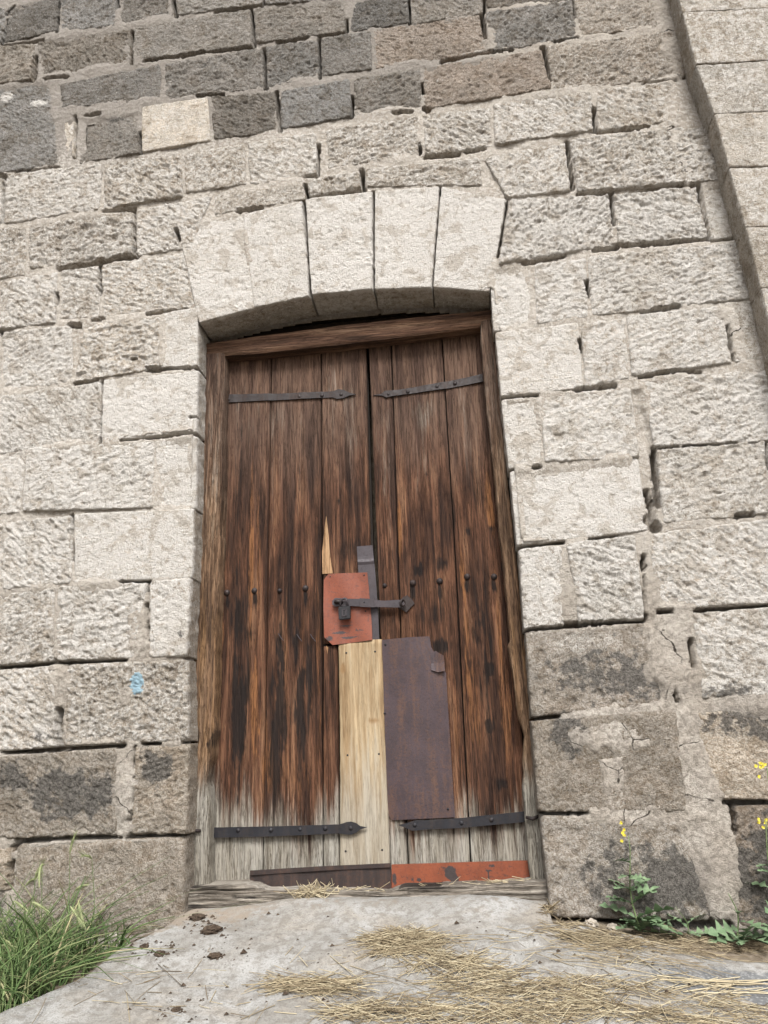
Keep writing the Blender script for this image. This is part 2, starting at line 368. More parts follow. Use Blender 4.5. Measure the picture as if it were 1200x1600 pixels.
M_STONE = mat_stone(); M_MORTAR = mat_mortar(); M_CONC = mat_concrete()
BR = [(0.020, 0.011, 0.008), (0.050, 0.024, 0.0145), (0.102, 0.048, 0.027), (0.18, 0.096, 0.055)]
M_PLANK = mat_wood('old_plank_wood', 2, BR)
M_NEW = mat_wood('fresh_board_wood', 2, [(0.155, 0.10, 0.052), (0.255, 0.182, 0.105), (0.32, 0.245, 0.152), (0.375, 0.305, 0.205)], grey=(0.36, 0.325, 0.265), tan=(0.27, 0.16, 0.075), bumps=0.35, fibre=0.35)
M_POST = mat_wood('post_wood', 2, [(0.045, 0.028, 0.018), (0.11, 0.066, 0.040), (0.19, 0.118, 0.072), (0.28, 0.19, 0.12)], tan=(0.27, 0.155, 0.075), bumps=0.9)
M_BEAM = mat_wood('beam_wood', 0, [(0.04, 0.022, 0.014), (0.085, 0.046, 0.029), (0.135, 0.078, 0.05), (0.20, 0.13, 0.085)])
M_SILL = mat_wood('sill_wood', 0, [(0.10, 0.085, 0.07), (0.24, 0.21, 0.175), (0.36, 0.325, 0.28), (0.46, 0.425, 0.375)], bumps=1.0, fibre=0.5)
M_IRON = mat_metal('dark_iron', (0.013, 0.013, 0.017), (0.034, 0.023, 0.018), (0.008, 0.008, 0.008), 0.6)
M_RUSTIRON = mat_metal('rusty_iron', (0.021, 0.015, 0.0145), (0.042, 0.024, 0.018), (0.010, 0.008, 0.008), 0.6)
M_SHEET = mat_metal('brown_sheet_metal', (0.050, 0.033, 0.037), (0.090, 0.046, 0.030), (0.016, 0.013, 0.014), 0.8, 0.5)
M_STRIP = mat_metal('grey_sheet_metal', (0.046, 0.038, 0.043), (0.060, 0.042, 0.038), (0.022, 0.018, 0.018), 0.3, 0.5)
M_RED = mat_metal('red_painted_metal', (0.180, 0.046, 0.021), (0.135, 0.046, 0.030), (0.042, 0.030, 0.030), 0.4, 0.55, 0.0, 0.55)
M_RED2 = mat_metal('orange_painted_board', (0.185, 0.046, 0.0175), (0.11, 0.033, 0.020), (0.032, 0.023, 0.022), 0.3, 0.6, 0.0, 0.5)
M_KICK = mat_metal('rusted_kick_sheet', (0.024, 0.0155, 0.014), (0.066, 0.036, 0.025), (0.012, 0.010, 0.010), 0.7, 0.7, 0.0)
M_LOCK = mat_metal('padlock_metal', (0.022, 0.022, 0.025), (0.032, 0.026, 0.023), (0.010, 0.010, 0.010), 0.3, 0.45, 0.5)
M_DARK = mat_simple('gap_shade', (0.014, 0.010, 0.008), (0.022, 0.016, 0.012))  # near-black, stands in for the interior shade seen between planks
M_SOIL = mat_simple('soil', (0.10, 0.078, 0.055), (0.20, 0.165, 0.125), 30, 0.95, 0.8)
M_CLOD = mat_simple('dung', (0.030, 0.021, 0.015), (0.085, 0.062, 0.044), 90, 0.95, 0.8)
M_STRAW = mat_strand('straw', [(0.095, 0.068, 0.042), (0.22, 0.172, 0.105), (0.34, 0.28, 0.18), (0.46, 0.40, 0.275)])
M_GRASS = mat_strand('grass', [(0.04, 0.072, 0.022), (0.09, 0.145, 0.048), (0.16, 0.215, 0.085), (0.34, 0.30, 0.17)])
M_LEAF = mat_simple('weed_leaf', (0.085, 0.135, 0.070), (0.155, 0.215, 0.12), 30, 0.6, 0.4)
M_STEM = mat_simple('weed_stem', (0.10, 0.15, 0.06), (0.16, 0.20, 0.09), 30, 0.7, 0.0)
M_YEL = mat_simple('yellow_petal', (0.50, 0.40, 0.03), (0.60, 0.50, 0.06), 60, 0.6, 0.0)
M_SPLINT = mat_wood('splinter_wood', 2, [(0.10, 0.055, 0.03), (0.22, 0.125, 0.065), (0.32, 0.20, 0.11), (0.38, 0.25, 0.145)], bumps=0.4)

# ------------------------------------------------------------------ the wall: stones traced in wall plane
# style: P pecked pale, Q pecked greyer, S smooth dressed pale, D dark weathered, R reddish, B base granular, V voussoir, T pillar
E0 = -150; E1 = 1350
ST = [
# rows running out of the top
('D', (E0,-150),(75,-160),(72,-8),(E0,8)), ('D', (78,-160),(330,-180),(325,-22),(76,-10)), ('D', (333,-180),(560,-200),(556,-10),(329,-24)),
('D', (563,-200),(760,-215),(757,-24),(560,-12)), ('D', (763,-215),(1040,-240),(1036,-36),(760,-26)),
('D', (E0,14),(11,13),(4,66),(E0,80)), ('D', (13,10),(94,-4),(89,50),(5,67)), ('D', (96,-5),(182,-17),(181,41),(92,50)),
('D', (185,-18),(270,-26),(273,26),(184,40)), ('D', (273,-26),(410,-26),(411,6),(276,24)), ('D', (414,-20),(540,-32),(541,-4),(415,8)),
('D', (E0,86),(54,68),(52,126),(E0,146)), ('D', (57,64),(205,44),(204,99),(58,122)), ('D', (208,41),(391,14),(394,72),(209,94)),
('D', (397,14),(539,-2),(541,50),(400,69)), ('D', (556,-4),(637,-10),(640,37),(545,50)), ('D', (641,-6),(755,-12),(754,20),(643,40)),
('D', (758,18),(894,2),(903,59),(771,80)), ('D', (760,-22),(890,-34),(893,-1),(760,13)), ('Q', (897,-2),(1024,-18),(1028,42),(906,56)),
('D', (E0,152),(78,126),(92,257),(E0,292)), ('D', (94,132),(250,99),(254,153),(96,169)), ('D', (257,98),(411,75),(413,137),(258,156)),
('D', (415,73),(497,62),(499,119),(417,136)), ('D', (501,61),(580,48),(582,109),(503,119)), ('R', (583,46),(751,22),(767,80),(585,107)),
('Q', (852,73),(1050,50),(1074,119),(865,143)), ('R', (658,104),(848,77),(862,140),(664,170)),
('D', (122,184),(217,174),(220,240),(123,256)), ('W', (99,190),(117,188),(114,243),(94,246)), ('W', (222,167),(325,153),(330,222),(222,239)),
('D', (330,152),(430,142),(434,205),(334,220)), ('D', (438,142),(546,124),(550,182),(440,203)), ('D', (552,122),(656,107),(660,168),(554,181)),
('P', (10,272),(160,257),(157,328),(6,350)), ('P', (E0,302),(6,276),(2,352),(E0,376)), ('P', (163,255),(284,240),(286,308),(161,327)),
('P', (288,240),(382,227),(385,289),(290,302)), ('P', (387,223),(493,207),(496,275),(390,289)), ('P', (510,203),(653,180),(657,242),(512,263)),
('P', (659,178),(767,166),(770,229),(665,244)), ('P', (771,163),(925,141),(928,205),(773,228)), ('P', (931,138),(1056,127),(1066,189),(934,205)),
('P', (572,263),(750,246),(753,291),(573,292)), ('P', (482,281),(562,268),(565,294),(481,307)),
('P', (E0,382),(40,352),(42,430),(E0,458)), ('P', (45,350),(208,329),(211,398),(47,422)), ('P', (214,327),(331,307),(300,388),(213,400)),
('P', (333,304),(475,287),(478,312),(336,336)),
('P', (E0,464),(90,425),(88,505),(E0,534)), ('P', (93,423),(155,416),(156,497),(92,505)), ('P', (158,415),(290,394),(304,479),(160,496)),
('P', (E0,540),(0,518),(0,611),(E0,634)), ('P', (4,519),(112,508),(115,598),(3,610)), ('P', (132,505),(250,494),(248,577),(118,597)),
('S', (254,487),(309,481),(309,573),(250,577)), ('P', (E0,640),(158,595),(157,691),(E0,726)), ('S', (161,594),(309,577),(306,674),(158,690)),
('P', (E0,732),(40,701),(32,800),(E0,826)), ('P', (43,700),(241,689),(239,794),(36,800)), ('S', (243,688),(306,680),(304,793),(242,795)),
('P', (E0,832),(112,804),(112,911),(E0,936)), ('S', (116,803),(303,795),(300,903),(116,911)),
('P', (E0,942),(85,917),(84,1033),(E0,1054)), ('P', (88,915),(231,909),(210,1029),(87,1034)), ('L', (233,908),(299,902),(293,1026),(234,1027)),
('P', (E0,1060),(84,1040),(92,1167),(E0,1186)), ('M', (104,1038),(292,1030),(294,1158),(96,1167)),
('B', (E0,1194),(180,1168),(184,1304),(E0,1322)), ('B', (208,1166),(294,1162),(292,1304),(204,1305)),
('B', (E0,1330),(18,1324),(14,1391),(E0,1404)), ('B', (E0,1410),(12,1396),(8,1560),(E0,1570)), ('O', (24,1319),(288,1307),(286,1450),(14,1506)),
# voussoirs
('V', (278,355),(380.5,334.5),(398,481),(312,505)), ('V', (379,334.5),(474,315),(484,464),(397,481)), ('V', (478,312),(582,299),(583,453),(487,462)),
('V', (586,298),(687,292),(675,449),(585,452)), ('V', (689,292),(792,311),(765,454),(677,449)),
# right of the arch
('P', (755,245),(884,222),(893,299),(792,310)), ('P', (890,216),(1110,196),(1133,282),(903,302)), ('P', (796,315),(950,305),(962,384),(779,414)),
('P', (957,304),(1091,291),(1108,372),(966,384)), ('T', (1096,288),(1140,283),(1160,370),(1112,374)),
('S', (765,419),(831,413),(834,510),(771,516)), ('P', (835,412),(915,404),(920,497),(838,508)), ('P', (918,401),(1154,378),(1180,466),(924,494)),
('S', (774,519),(903,505),(911,607),(783,620)), ('P', (907,504),(976,497),(985,590),(914,605)), ('P', (979,493),(1127,478),(1143,567),(987,588)),
('T', (1131,474),(1190,467),(1212,558),(1149,566)), ('S', (783,623),(842,618),(848,722),(795,731)), ('P', (845,616),(985,604),(1000,714),(851,723)),
('P', (1005,592),(E1,564),(E1,684),(1022,698)), ('S', (797,734),(997,715),(1012,829),(808,852)), ('P', (1025,697),(1196,689),(1200,804),(1036,818)),
('P', (1199,689),(E1,680),(E1,796),(1203,804)), ('L', (810,857),(878,850),(882,979),(819,984)), ('P', (885,849),(991,837),(1008,968),(905,976)),
('P', (1012,834),(E1,792),(E1,934),(1026,952)), ('G', (821,987),(1010,972),(1056,1098),(830,1122)), ('P', (1082,957),(E1,938),(E1,1082),(1098,1091)),
('B', (830,1126),(1055,1108),(1075,1269),(841,1271)), ('B', (1066,1112),(E1,1100),(E1,1252),(1130,1252)),
('O', (844,1274),(1062,1280),(1116,1440),(861,1436)), ('K', (1146,1259),(E1,1256),(E1,1470),(1152,1452)),
]
for sty_, *q_ in [e for e in ST if e[1][0] == E0]:       # the same courses carried on to the left, outside the frame
    k0 = (q_[1][1]-q_[0][1])/(q_[1][0]-E0); k1 = (q_[2][1]-q_[3][1])/(q_[2][0]-E0)
    x_ = E0-150 if len(ST) % 2 else E0-210
    ST.append((sty_, (x_, q_[0][1]+k0*(x_-E0)), (E0-3, q_[0][1]), (E0-3, q_[3][1]), (x_, q_[3][1]+k1*(x_-E0))))
    ST.append((sty_, (-480, q_[0][1]+k0*(-480-E0)), (x_-3, q_[0][1]+k0*(x_-E0)), (x_-3, q_[3][1]+k1*(x_-E0)), (-480, q_[3][1]+k1*(-480-E0))))
TINT = {  # base colour, relief amplitude, lime, dark, edge radius, chisel share
 'D': ((0.248, 0.238, 0.224), 0.0100, 0.16, 0.06, 0.010, 0.4), 'Q': ((0.38, 0.345, 0.305), 0.0120, 0.34, 0.06, 0.011, 0.5),
 'R': ((0.38, 0.322, 0.272), 0.0100, 0.22, 0.03, 0.010, 0.4), 'P': ((0.46, 0.42, 0.37), 0.0130, 0.64, 0.00, 0.010, 0.6),
 'S': ((0.54, 0.50, 0.445), 0.0055, 0.75, 0.00, 0.007, 0.0), 'W': ((0.60, 0.55, 0.48), 0.0050, 0.45, 0.00, 0.007, 0.0),
 'V': ((0.49, 0.455, 0.41), 0.0050, 0.80, 0.00, 0.006, 0.0), 'L': ((0.39, 0.35, 0.305), 0.0080, 0.62, 0.06, 0.012, 0.0),
 'M': ((0.39, 0.355, 0.31), 0.0110, 0.46, 0.06, 0.014, 0.2), 'B': ((0.40, 0.365, 0.32), 0.0090, 0.10, 0.10, 0.015, 0.5),
 'G': ((0.36, 0.335, 0.305), 0.0070, 0.10, 0.30, 0.014, 0.0), 'O': ((0.41, 0.375, 0.332), 0.0060, 0.05, 0.04, 0.022, 0.0),
 'K': ((0.31, 0.275, 0.24), 0.0130, 0.05, 0.30, 0.02, 0.3), 'T': ((0.46, 0.42, 0.365), 0.0045, 0.50, 0.00, 0.006, 0.0)}
LABELS = {('W', 0): 'thin upright sliver of pale cream stone wedged between dark stones', ('W', 1): 'pale cream squared stone set among the dark stones at upper left',
          ('M', 0): 'rough grey stone left of the door with a dab of light blue paint', ('G', 0): 'soot-darkened squared stone right of the door'}

# open joints: polylines in the wall plane with width (px of the photo)
GAPS = [(3,(10,22),(22,9)),(2,(2,68),(12,30)),(2,(92,0),(89,50)),(3,(182,-5),(184,10)),(4,(271,0),(275,24)),(4,(335,18),(410,8),(413,0)),
(3,(0,72),(66,63)),(6,(54,88),(52,125)),(3,(70,122),(104,119)),(3,(205,48),(205,97)),(4,(225,95),(290,84),(395,74)),(8,(285,86),(318,81)),
(3,(392,15),(398,72)),(5,(435,68),(480,58)),(3,(500,56),(540,51)),(3,(541,30),(541,50)),(4,(412,76),(415,137)),(3,(498,62),(500,120)),(5,(310,150),(348,147)),
(4,(432,143),(438,205)),(2,(550,150),(550,183)),(2,(638,0),(641,38)),(4,(757,-5),(756,18)),(7,(752,24),(757,58)),(5,(690,95),(725,88)),(3,(725,88),(765,81)),
(3,(770,80),(800,76)),(3,(866,64),(903,58)),(2,(893,0),(898,25)),(5,(848,74),(858,125)),(6,(616,177),(642,174)),(3,(659,130),(663,145)),(6,(663,168),(668,172)),
(4,(117,180),(116,245)),(4,(133,180),(155,177)),(5,(219,208),(221,238)),(3,(22,270),(90,262)),(3,(4,278),(5,345)),(8,(-5,275),(10,277)),(3,(160,330),(210,326)),
(4,(209,328),(209,395)),(8,(372,328),(406,325)),(6,(476,290),(482,310)),(2,(497,225),(496,275)),(5,(480,276),(494,274)),(5,(485,308),(560,298),(568,296)),(5,(564,265),(566,294)),
(9,(275,358),(280,376)),(4,(474,315),(486,464)),(3,(583,299),(584,453)),(2,(688,292),(675,449)),(2,(791,312),(778,400)),(4,(654,225),(656,240)),(4,(666,246),(715,240)),
(6,(730,235),(755,232)),(6,(927,170),(929,205)),(5,(935,206),(1012,196)),(3,(1005,130),(1056,126)),(5,(1072,120),(1082,112)),(5,(885,222),(893,295)),(6,(905,302),(955,300)),
(4,(1000,300),(1050,292),(1090,290)),(5,(1090,290),(1108,372)),(6,(955,310),(958,350)),(7,(930,390),(965,385)),(4,(965,384),(1105,374)),(2,(1112,375),(1150,371)),(3,(820,412),(880,400)),
(7,(93,420),(213,400)),(4,(88,458),(88,475)),(3,(155,417),(154,462)),(6,(154,448),(154,460)),(4,(145,500),(160,497)),(6,(0,516),(4,522)),(3,(230,490),(290,480)),(6,(108,508),(125,510)),
(9,(232,576),(248,577)),(6,(208,562),(213,561)),(3,(250,575),(308,573)),(3,(118,600),(150,595)),(2,(160,595),(157,690)),(3,(190,687),(306,675)),(3,(296,651),(308,650)),
(2,(112,805),(113,875)),(4,(190,908),(232,909)),(3,(231,909),(232,925)),(2,(228,945),(233,1000)),(4,(0,1042),(80,1036)),(6,(80,1036),(115,1033)),(4,(115,1033),(195,1031)),(10,(91,1110),(90,1166)),
(4,(5,1175),(195,1165)),(3,(222,1162),(250,1160)),(2,(210,1168),(205,1280)),(6,(25,1315),(75,1310)),(2,(75,1310),(190,1308)),(3,(200,1307),(285,1305)),(6,(16,1350),(14,1385)),(6,(20,1325),(26,1320)),
(6,(915,440),(920,460)),(6,(905,533),(908,545)),(7,(1005,487),(1060,477)),(4,(1137,510),(1144,560)),(4,(784,620),(838,617)),(5,(900,608),(960,603)),(4,(1000,588),(1060,577),(1095,581)),
(3,(835,730),(842,729)),(5,(1013,765),(1020,805)),(16,(1012,812),(1024,824)),(5,(1023,700),(1030,790)),(3,(1030,700),(1150,692)),(4,(1196,690),(1199,730)),(7,(1150,805),(1175,803)),
(3,(809,853),(878,846)),(3,(920,842),(962,838)),(2,(1030,956),(1050,954)),(4,(1090,955),(1200,945)),(5,(820,984),(905,976)),(4,(905,974),(1005,968)),(3,(1005,870),(1008,968)),
(2,(1052,1070),(1058,1095)),(1.5,(1080,1000),(1083,1040)),(5,(832,1124),(870,1119)),(4,(842,1271),(918,1271)),(6,(1135,1253),(1200,1253)),(4,(1145,1260),(1150,1300)),(10,(865,1441),(1140,1446))]
PXM = 1/400.0                               # metres per photo pixel on the wall
GSEG = []
for g in GAPS:
    P = xzs(g[1:])
    for a, b in zip(P[:-1], P[1:]): GSEG.append((a, b, g[0]*PXM*0.42))
def gap_field(x, z, extra):                 # 1 inside an open joint, 0 away from it
    out = np.zeros(x.shape); wob = perlin(x*38, z*38, 5)*0.0032+perlin(x*105, z*105, 8)*0.0024
    x0, x1, z0, z1 = x.min(), x.max(), z.min(), z.max()
    br = 0.0055*np.clip(perlin(x*8, z*8, 6)+0.15, 0, 1)
    for a, b, hw in GSEG:
        m = hw+extra+0.012
        if max(a[0], b[0]) < x0-m or min(a[0], b[0]) > x1+m or max(a[1], b[1]) < z0-m or min(a[1], b[1]) > z1+m: continue
        d = seg_dist(x, z, a, b)+wob+(br if hw < 0.0046 else 0)
        out = np.maximum(out, 1-sstep(max(hw+extra-0.001, 0), max(hw+extra, 0)+0.0035, d))
    return out
# stains with a shape of their own: (kind, px, py, rx, ry, strength); kinds 0 dark crust, 1 lime, 2 blue paint
STAINS = [(2,214,1068,14,20,1.0),(0,110,1240,95,45,0.62),(0,20,1210,30,30,0.55),(0,250,1200,30,32,0.55),(0,225,1180,14,30,0.3),(0,255,1285,18,16,0.2),
(0,940,1050,90,42,0.35),(0,880,1000,50,25,-0.1),(0,1010,1070,40,30,0.3),(0,890,1150,32,38,0.5),(0,1170,1130,80,26,0.55),(0,1000,1370,110,60,0.5),(0,1060,1400,60,50,0.35),
(0,1190,1370,40,60,0.4),(0,284,988,9,11,0.5),(0,1120,1075,60,16,0.4),(1,262,965,30,60,0.3),(1,845,900,28,50,0.25),(1,920,1005,60,20,0.35),
(0,60,1150,50,18,0.3),(0,80,210,40,60,0.1),(0,180,185,25,8,0.7),(0,310,100,70,14,0.35),(0,850,40,50,30,0.2),(1,10,150,18,14,0.6),(1,60,160,22,10,0.6),(0,700,60,90,30,-0.2),
(1,1060,1000,30,60,0.2),(0,620,130,50,40,0.15),(0,1000,110,60,25,0.15),(0,1180,1090,60,20,0.25)]
SM = [(k, xz(px, py), rx*PXM, ry*PXM, s) for k, px, py, rx, ry, s in STAINS]
def stain_field(x, z):
    w = np.zeros(x.shape+(4,)); w[..., 3] = 1
    n = fbm(x*14, z*14, 77, 3)*0.35
    for k, c, rx, rz, s in SM:
        q = np.hypot((x-c[0])/rx, (z-c[1])/rz)+n*(0.5 if k == 2 else 1.0)
        w[..., k] += s*(1-sstep(0.55, 1.15, q))
    return w
# mortar smeared flush over the joints
SMEAR = [xz(215, 985)+(0.05, 0.11), xz(90, 1070)+(0.055, 0.09), xz(196, 1225)+(0.035, 0.15), xz(1040, 1030)+(0.075, 0.15), xz(950, 1150)+(0.20, 0.06), xz(960, 1230)+(0.05, 0.12),
         xz(1000, 1275)+(0.22, 0.045), xz(1125, 1345)+(0.06, 0.22), xz(895, 910)+(0.03, 0.09), xz(1012, 930)+(0.03, 0.10), xz(1075, 1180)+(0.06, 0.17), xz(1060, 210)+(0.05, 0.3), xz(195,1090)+(0.03,0.05),
         xz(1150, 520)+(0.03, 0.2), xz(1045,60)+(0.05,0.25), xz(560,230)+(0.01,0.01)]
def smear_field(x, z):
    out = np.zeros(x.shape); n = fbm(x*16, z*16, 31, 3)*0.55
    for cx, cz, rx, rz in SMEAR:
        out = np.maximum(out, 1-sstep(0.7, 1.15, np.hypot((x-cx)/rx, (z-cz)/rz)+n))
    return out

OPEN = xzs([(286, 1452), (287, 1306), (293, 1030), (304, 795), (307, 676), (312, 504), (355, 491), (397, 480), (440, 471), (485, 463), (535, 457), (584, 452), (630, 450), (676, 449), (720, 451), (765, 455),
            (775, 520), (784, 622), (796, 732), (809, 853), (820, 985), (831, 1123), (842, 1272), (862, 1448)])

def relief(x, z, amp, chis, seed, ang, smooth=False):
    if smooth:
        pit = 1-sstep(0.10, 0.30, worley(x*17, z*17, seed+6)); pit2 = 1-sstep(0.1, 0.4, worley(x*45, z*45, seed+16))
        h = 0.55*fbm(x*22, z*22, seed, 4)+0.8*fbm(x*6, z*6, seed+1, 2)-0.9*pit*(perlin(x*7, z*7, seed+9) > 0.02)-0.45*pit2*(perlin(x*15, z*15, seed+19) > -0.1)
        return amp*h
    wx = x+0.010*perlin(x*26, z*26, seed+1); wz = z+0.010*perlin(x*26, z*26, seed+2)
    c, s = math.cos(ang), math.sin(ang); u = c*wx+s*wz; v = -s*wx+c*wz
    r1 = ridged(u*15, v*27, seed+3); r2 = ridged(u*32, v*58, seed+4); r3 = perlin(wx*75, wz*95, seed+5)
    pit = 1-sstep(0.12, 0.42, worley(wx*19, wz*24, seed+6))
    r4 = ridged(wx*70, wz*105, seed+12)
    h = 0.50*(r1-0.35)+0.46*(r2-0.35)+0.30*r3+0.42*(r4-0.35)+0.22*(ridged(wx*120, wz*150, seed+13)-0.35)-0.75*pit*(perlin(x*9, z*9, seed+9) > -0.05)
    if chis:
        st = perlin(u*11+0.4*perlin(wx*15, wz*15, seed+11), v*62, seed+7)
        h = h*(1-chis*0.5)+chis*0.75*st
    low = fbm(x*4.5, z*4.5, seed+8, 2)
    return amp*(h*0.82+0.75*low)

def quad_stone(i, style, q, Y0=0.0, parent=None, name='stone', depth=0.15, dseg=1, step=0.0046, proud=None, coarse=False):
    P = xzs(q, Y0)
    base, amp, lime, dark, R, chis = TINT[style]
    rs = np.random.default_rng(1000+i)
    W = max(np.linalg.norm(P[1]-P[0]), np.linalg.norm(P[2]-P[3])); H = max(np.linalg.norm(P[3]-P[0]), np.linalg.norm(P[2]-P[1]))
    if coarse: step = 0.02
    nu = max(int(W/step), 6)+1; nv = max(int(H/step), 6)+1
    u, v = np.meshgrid(np.linspace(0, 1, nu), np.linspace(0, 1, nv))
    bl = lambda k: (P[0][k]*(1-u)+P[1][k]*u)*(1-v)+(P[3][k]*(1-u)+P[2][k]*u)*v
    x = bl(0); z = bl(1)
    if name != 'voussoir' and style not in 'SVW':        # ragged outlines
        wf = 0.006 if Y0 == 0 else 0.002
    else: wf = 0.0022
    edge = np.minimum(np.minimum(u, 1-u)*W, np.minimum(v, 1-v)*H)
    d1 = np.minimum(u, 1-u)*W; d2 = np.minimum(v, 1-v)*H
    rc = R*(0.4 if Y0 != 0 else 1.5)
    corner = (d1 < rc) & (d2 < rc)
    d = np.where(corner, rc-np.hypot(rc-d1, rc-d2), np.minimum(d1, d2))
    d = d+0.001+perlin(x*30, z*30, i)*wf*0.9+perlin(x*9, z*9, i+50)*wf*0.5
    t = np.clip(d/R, 0, 1)
    drop = R*0.9*(1-np.sqrt(np.maximum(1-(1-t)**2, 0)))+np.where(d < 0, np.minimum(-d*3, 0.03), 0)
    fs = rs.uniform(0.72, 1.3); amp = amp*rs.uniform(0.7, 1.2)*(1.0 if fs > 0.9 else 1.12)
    ang = rs.choice([-0.75, -0.5, 0.5, 0.7, 0.25])+rs.normal()*0.15
    h = relief(x*fs, z*fs, amp, chis, 300+i*13, ang, chis == 0.0)*(0.7+0.3*sstep(0, R*1.2, d))
    out = rs.normal()*0.0035 + (0.007 if style == 'V' else 0.0)+(0.004 if style == 'P' else 0) if proud is None else proud
    h = h+out if Y0 != 0 else h+out+(u-0.5)*rs.normal()*0.006+(v-0.5)*rs.normal()*0.006
    g = gap_field(x, z, -0.0012) if Y0 == 0.0 else np.zeros(x.shape)
    Y = Y0-(h-drop)+g*0.055
    V = np.stack([x, Y, z], -1).reshape(-1, 3); Fq = grid_faces(nu, nv)
    # flanks going back into the wall
    b0 = len(V)
    ring = np.concatenate([np.arange(nu), np.arange(1, nv)*nu+nu-1, (nv-1)*nu+np.arange(nu-2, -1, -1), np.arange(nv-2, 0, -1)*nu])
    n = len(ring); prev = ring; VV = [V]; FF = [Fq]; b = len(V)
    for k in range(1, dseg+1):
        R_ = V[ring].copy(); f = k/dseg; R_[:, 1] = R_[:, 1]*(1-f)+(Y0+depth)*f
        if dseg > 1 and k < dseg:
            nn = perlin(R_[:, 2]*22+R_[:, 0]*19, R_[:, 1]*22, i+7)*0.005
            cx, cz = x.mean(), z.mean(); L = np.hypot(R_[:, 0]-cx, R_[:, 2]-cz)
            R_[:, 0] += (R_[:, 0]-cx)/L*nn; R_[:, 2] += (R_[:, 2]-cz)/L*nn
        idx = b+np.arange(n); VV.append(R_); b += n
        FF.append(np.stack([prev, idx, np.roll(idx, -1), np.roll(prev, -1)], 1)); prev = idx
    V = np.concatenate(VV); Fq = np.concatenate(FF)
    val = 1+rs.normal()*(0.15 if style in 'DB' else 0.06); warm = rs.normal()*0.02
    if style == 'P':
        hi = float(sstep(2.55, 3.15, z.mean()-0.08*x.mean())); val *= 1-0.07*hi; lime = lime*(1-0.14*hi)
    col = np.array(base)*val*np.array([1+warm, 1, 1-warm*1.3])
    tint = np.ones((len(V), 4)); tint[:, :3] = col
    wr = stain_field(V[:, 0], V[:, 2]) if not coarse and Y0 == 0.0 else np.tile([0., 0, 0, 1], (len(V), 1))
    wr[b0:, 1] -= 0.4*lime  # less lime on flanks, painting part of the shade into soffit and reveals
    wr[:, 0] += dark*(0.8+0.6*rs.random()); wr[:, 1] += lime*(0.85+0.3*rs.random())
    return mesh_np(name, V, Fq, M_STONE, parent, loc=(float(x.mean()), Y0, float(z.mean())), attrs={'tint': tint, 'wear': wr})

wall = thing('stone_wall', 'old masonry wall of rough pale stone blocks with dark upper courses around a plank door', 'wall', (0, 0, -0.05))
cnt = {}
for i, (sty, *q) in enumerate(ST):
    jamb = sty in 'SVLMGO' or any(abs(p[0]-e) < 1 for p in q for e in (294, 288))
    jamb = jamb or (sty == 'B' and (q[1][0] == 294 or q[0][0] == 830))
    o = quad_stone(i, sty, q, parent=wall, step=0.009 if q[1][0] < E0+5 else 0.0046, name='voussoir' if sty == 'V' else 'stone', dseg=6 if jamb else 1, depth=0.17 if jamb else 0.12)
    k = cnt.get(sty, 0); cnt[sty] = k+1
    if (sty, k) in LABELS: o['label'] = LABELS[(sty, k)]
# plain courses outside the picture on the right, behind the pillar and below
for j, (x0, x1, z0, z1) in enumerate([(1.78, 2.3, 2.6, 3.0), (1.75, 2.3, 3.0, 3.4), (1.75, 2.3, 3.4, 3.8), (1.75, 2.3, 3.8, 4.2)]):
    pass

# mortar sheet between the stones
SPC = 0.0075
xs = np.arange(-3.3, 2.35, SPC); zs = np.arange(-0.55, 5.15, SPC)
X, Z = np.meshgrid(xs, zs)
inn = np.full(X.shape, -1.0)
for sty, *q in ST:
    P = xzs(q); x0, z0 = P.min(0)-0.01; x1, z1 = P.max(0)+0.01
    i0, i1 = np.searchsorted(xs, (x0, x1)); j0, j1 = np.searchsorted(zs, (z0, z1))
    if i1-i0 < 2 or j1-j0 < 2: continue
    inn[j0:j1, i0:i1] = np.maximum(inn[j0:j1, i0:i1], poly_sd(X[j0:j1, i0:i1], Z[j0:j1, i0:i1], P))
sm = smear_field(X, Z); op = poly_sd(X, Z, OPEN)
hm = -0.0015-0.35*np.clip(inn-0.004, 0, 0.03)*(1-sm)+fbm(X*5, Z*5, 401, 2)*0.014+fbm(X*45, Z*45, 402, 3)*0.006
hm = hm+sm*(0.0065+fbm(X*12, Z*12, 403, 3)*0.006+fbm(X*50, Z*50, 404, 2)*0.004)
hm = hm-0.024*(1-sstep(0.6, 1.1, np.hypot((X-xz(1004, 700)[0]-0.02*(xz(1004, 700)[1]-Z))/0.05, (Z-xz(1004, 700)[1])/0.30)+fbm(X*15, Z*15, 411, 3)*0.3))
gp = np.where(sm > 0.3, gap_field(X, Z, 0.0), gap_field(X, Z, 0.0045)); YM = -hm+gp*np.where(sm > 0.3, 0.03, 0.085)
YM = np.where(op > -0.016, 0.22, YM)
Fq = grid_faces(len(xs), len(zs))
kill = ((inn > 0.034) & (sm < 0.02)) | (op > 0.004)
kf = kill.ravel()[Fq].all(1) | (op.ravel()[Fq] > 0.0).any(1)
Fq = Fq[~kf]; used = np.unique(Fq); remap = np.full(X.size, -1); remap[used] = np.arange(len(used))
V = np.stack([X, YM, Z], -1).reshape(-1, 3)[used]
wr = stain_field(V[:, 0], V[:, 2]); wr[:, 0] = np.clip(wr[:, 0]*0.6, 0, 0.7)+sstep(3.35, 3.65, V[:, 2]-0.1*V[:, 0])*(1-sstep(0.5, 0.9, V[:, 0]))*0.6
wr[:, 1] += 0.8*sstep(0.9, 1.5, V[:, 2])*(1-0.7*sstep(3.35, 3.65, V[:, 2]))
wr[:, 2] = sm.ravel()[used]
mortar = mesh_np('mortar', V, remap[Fq], M_MORTAR, wall, attrs={'wear': wr})
tag(mortar, kind='stuff')
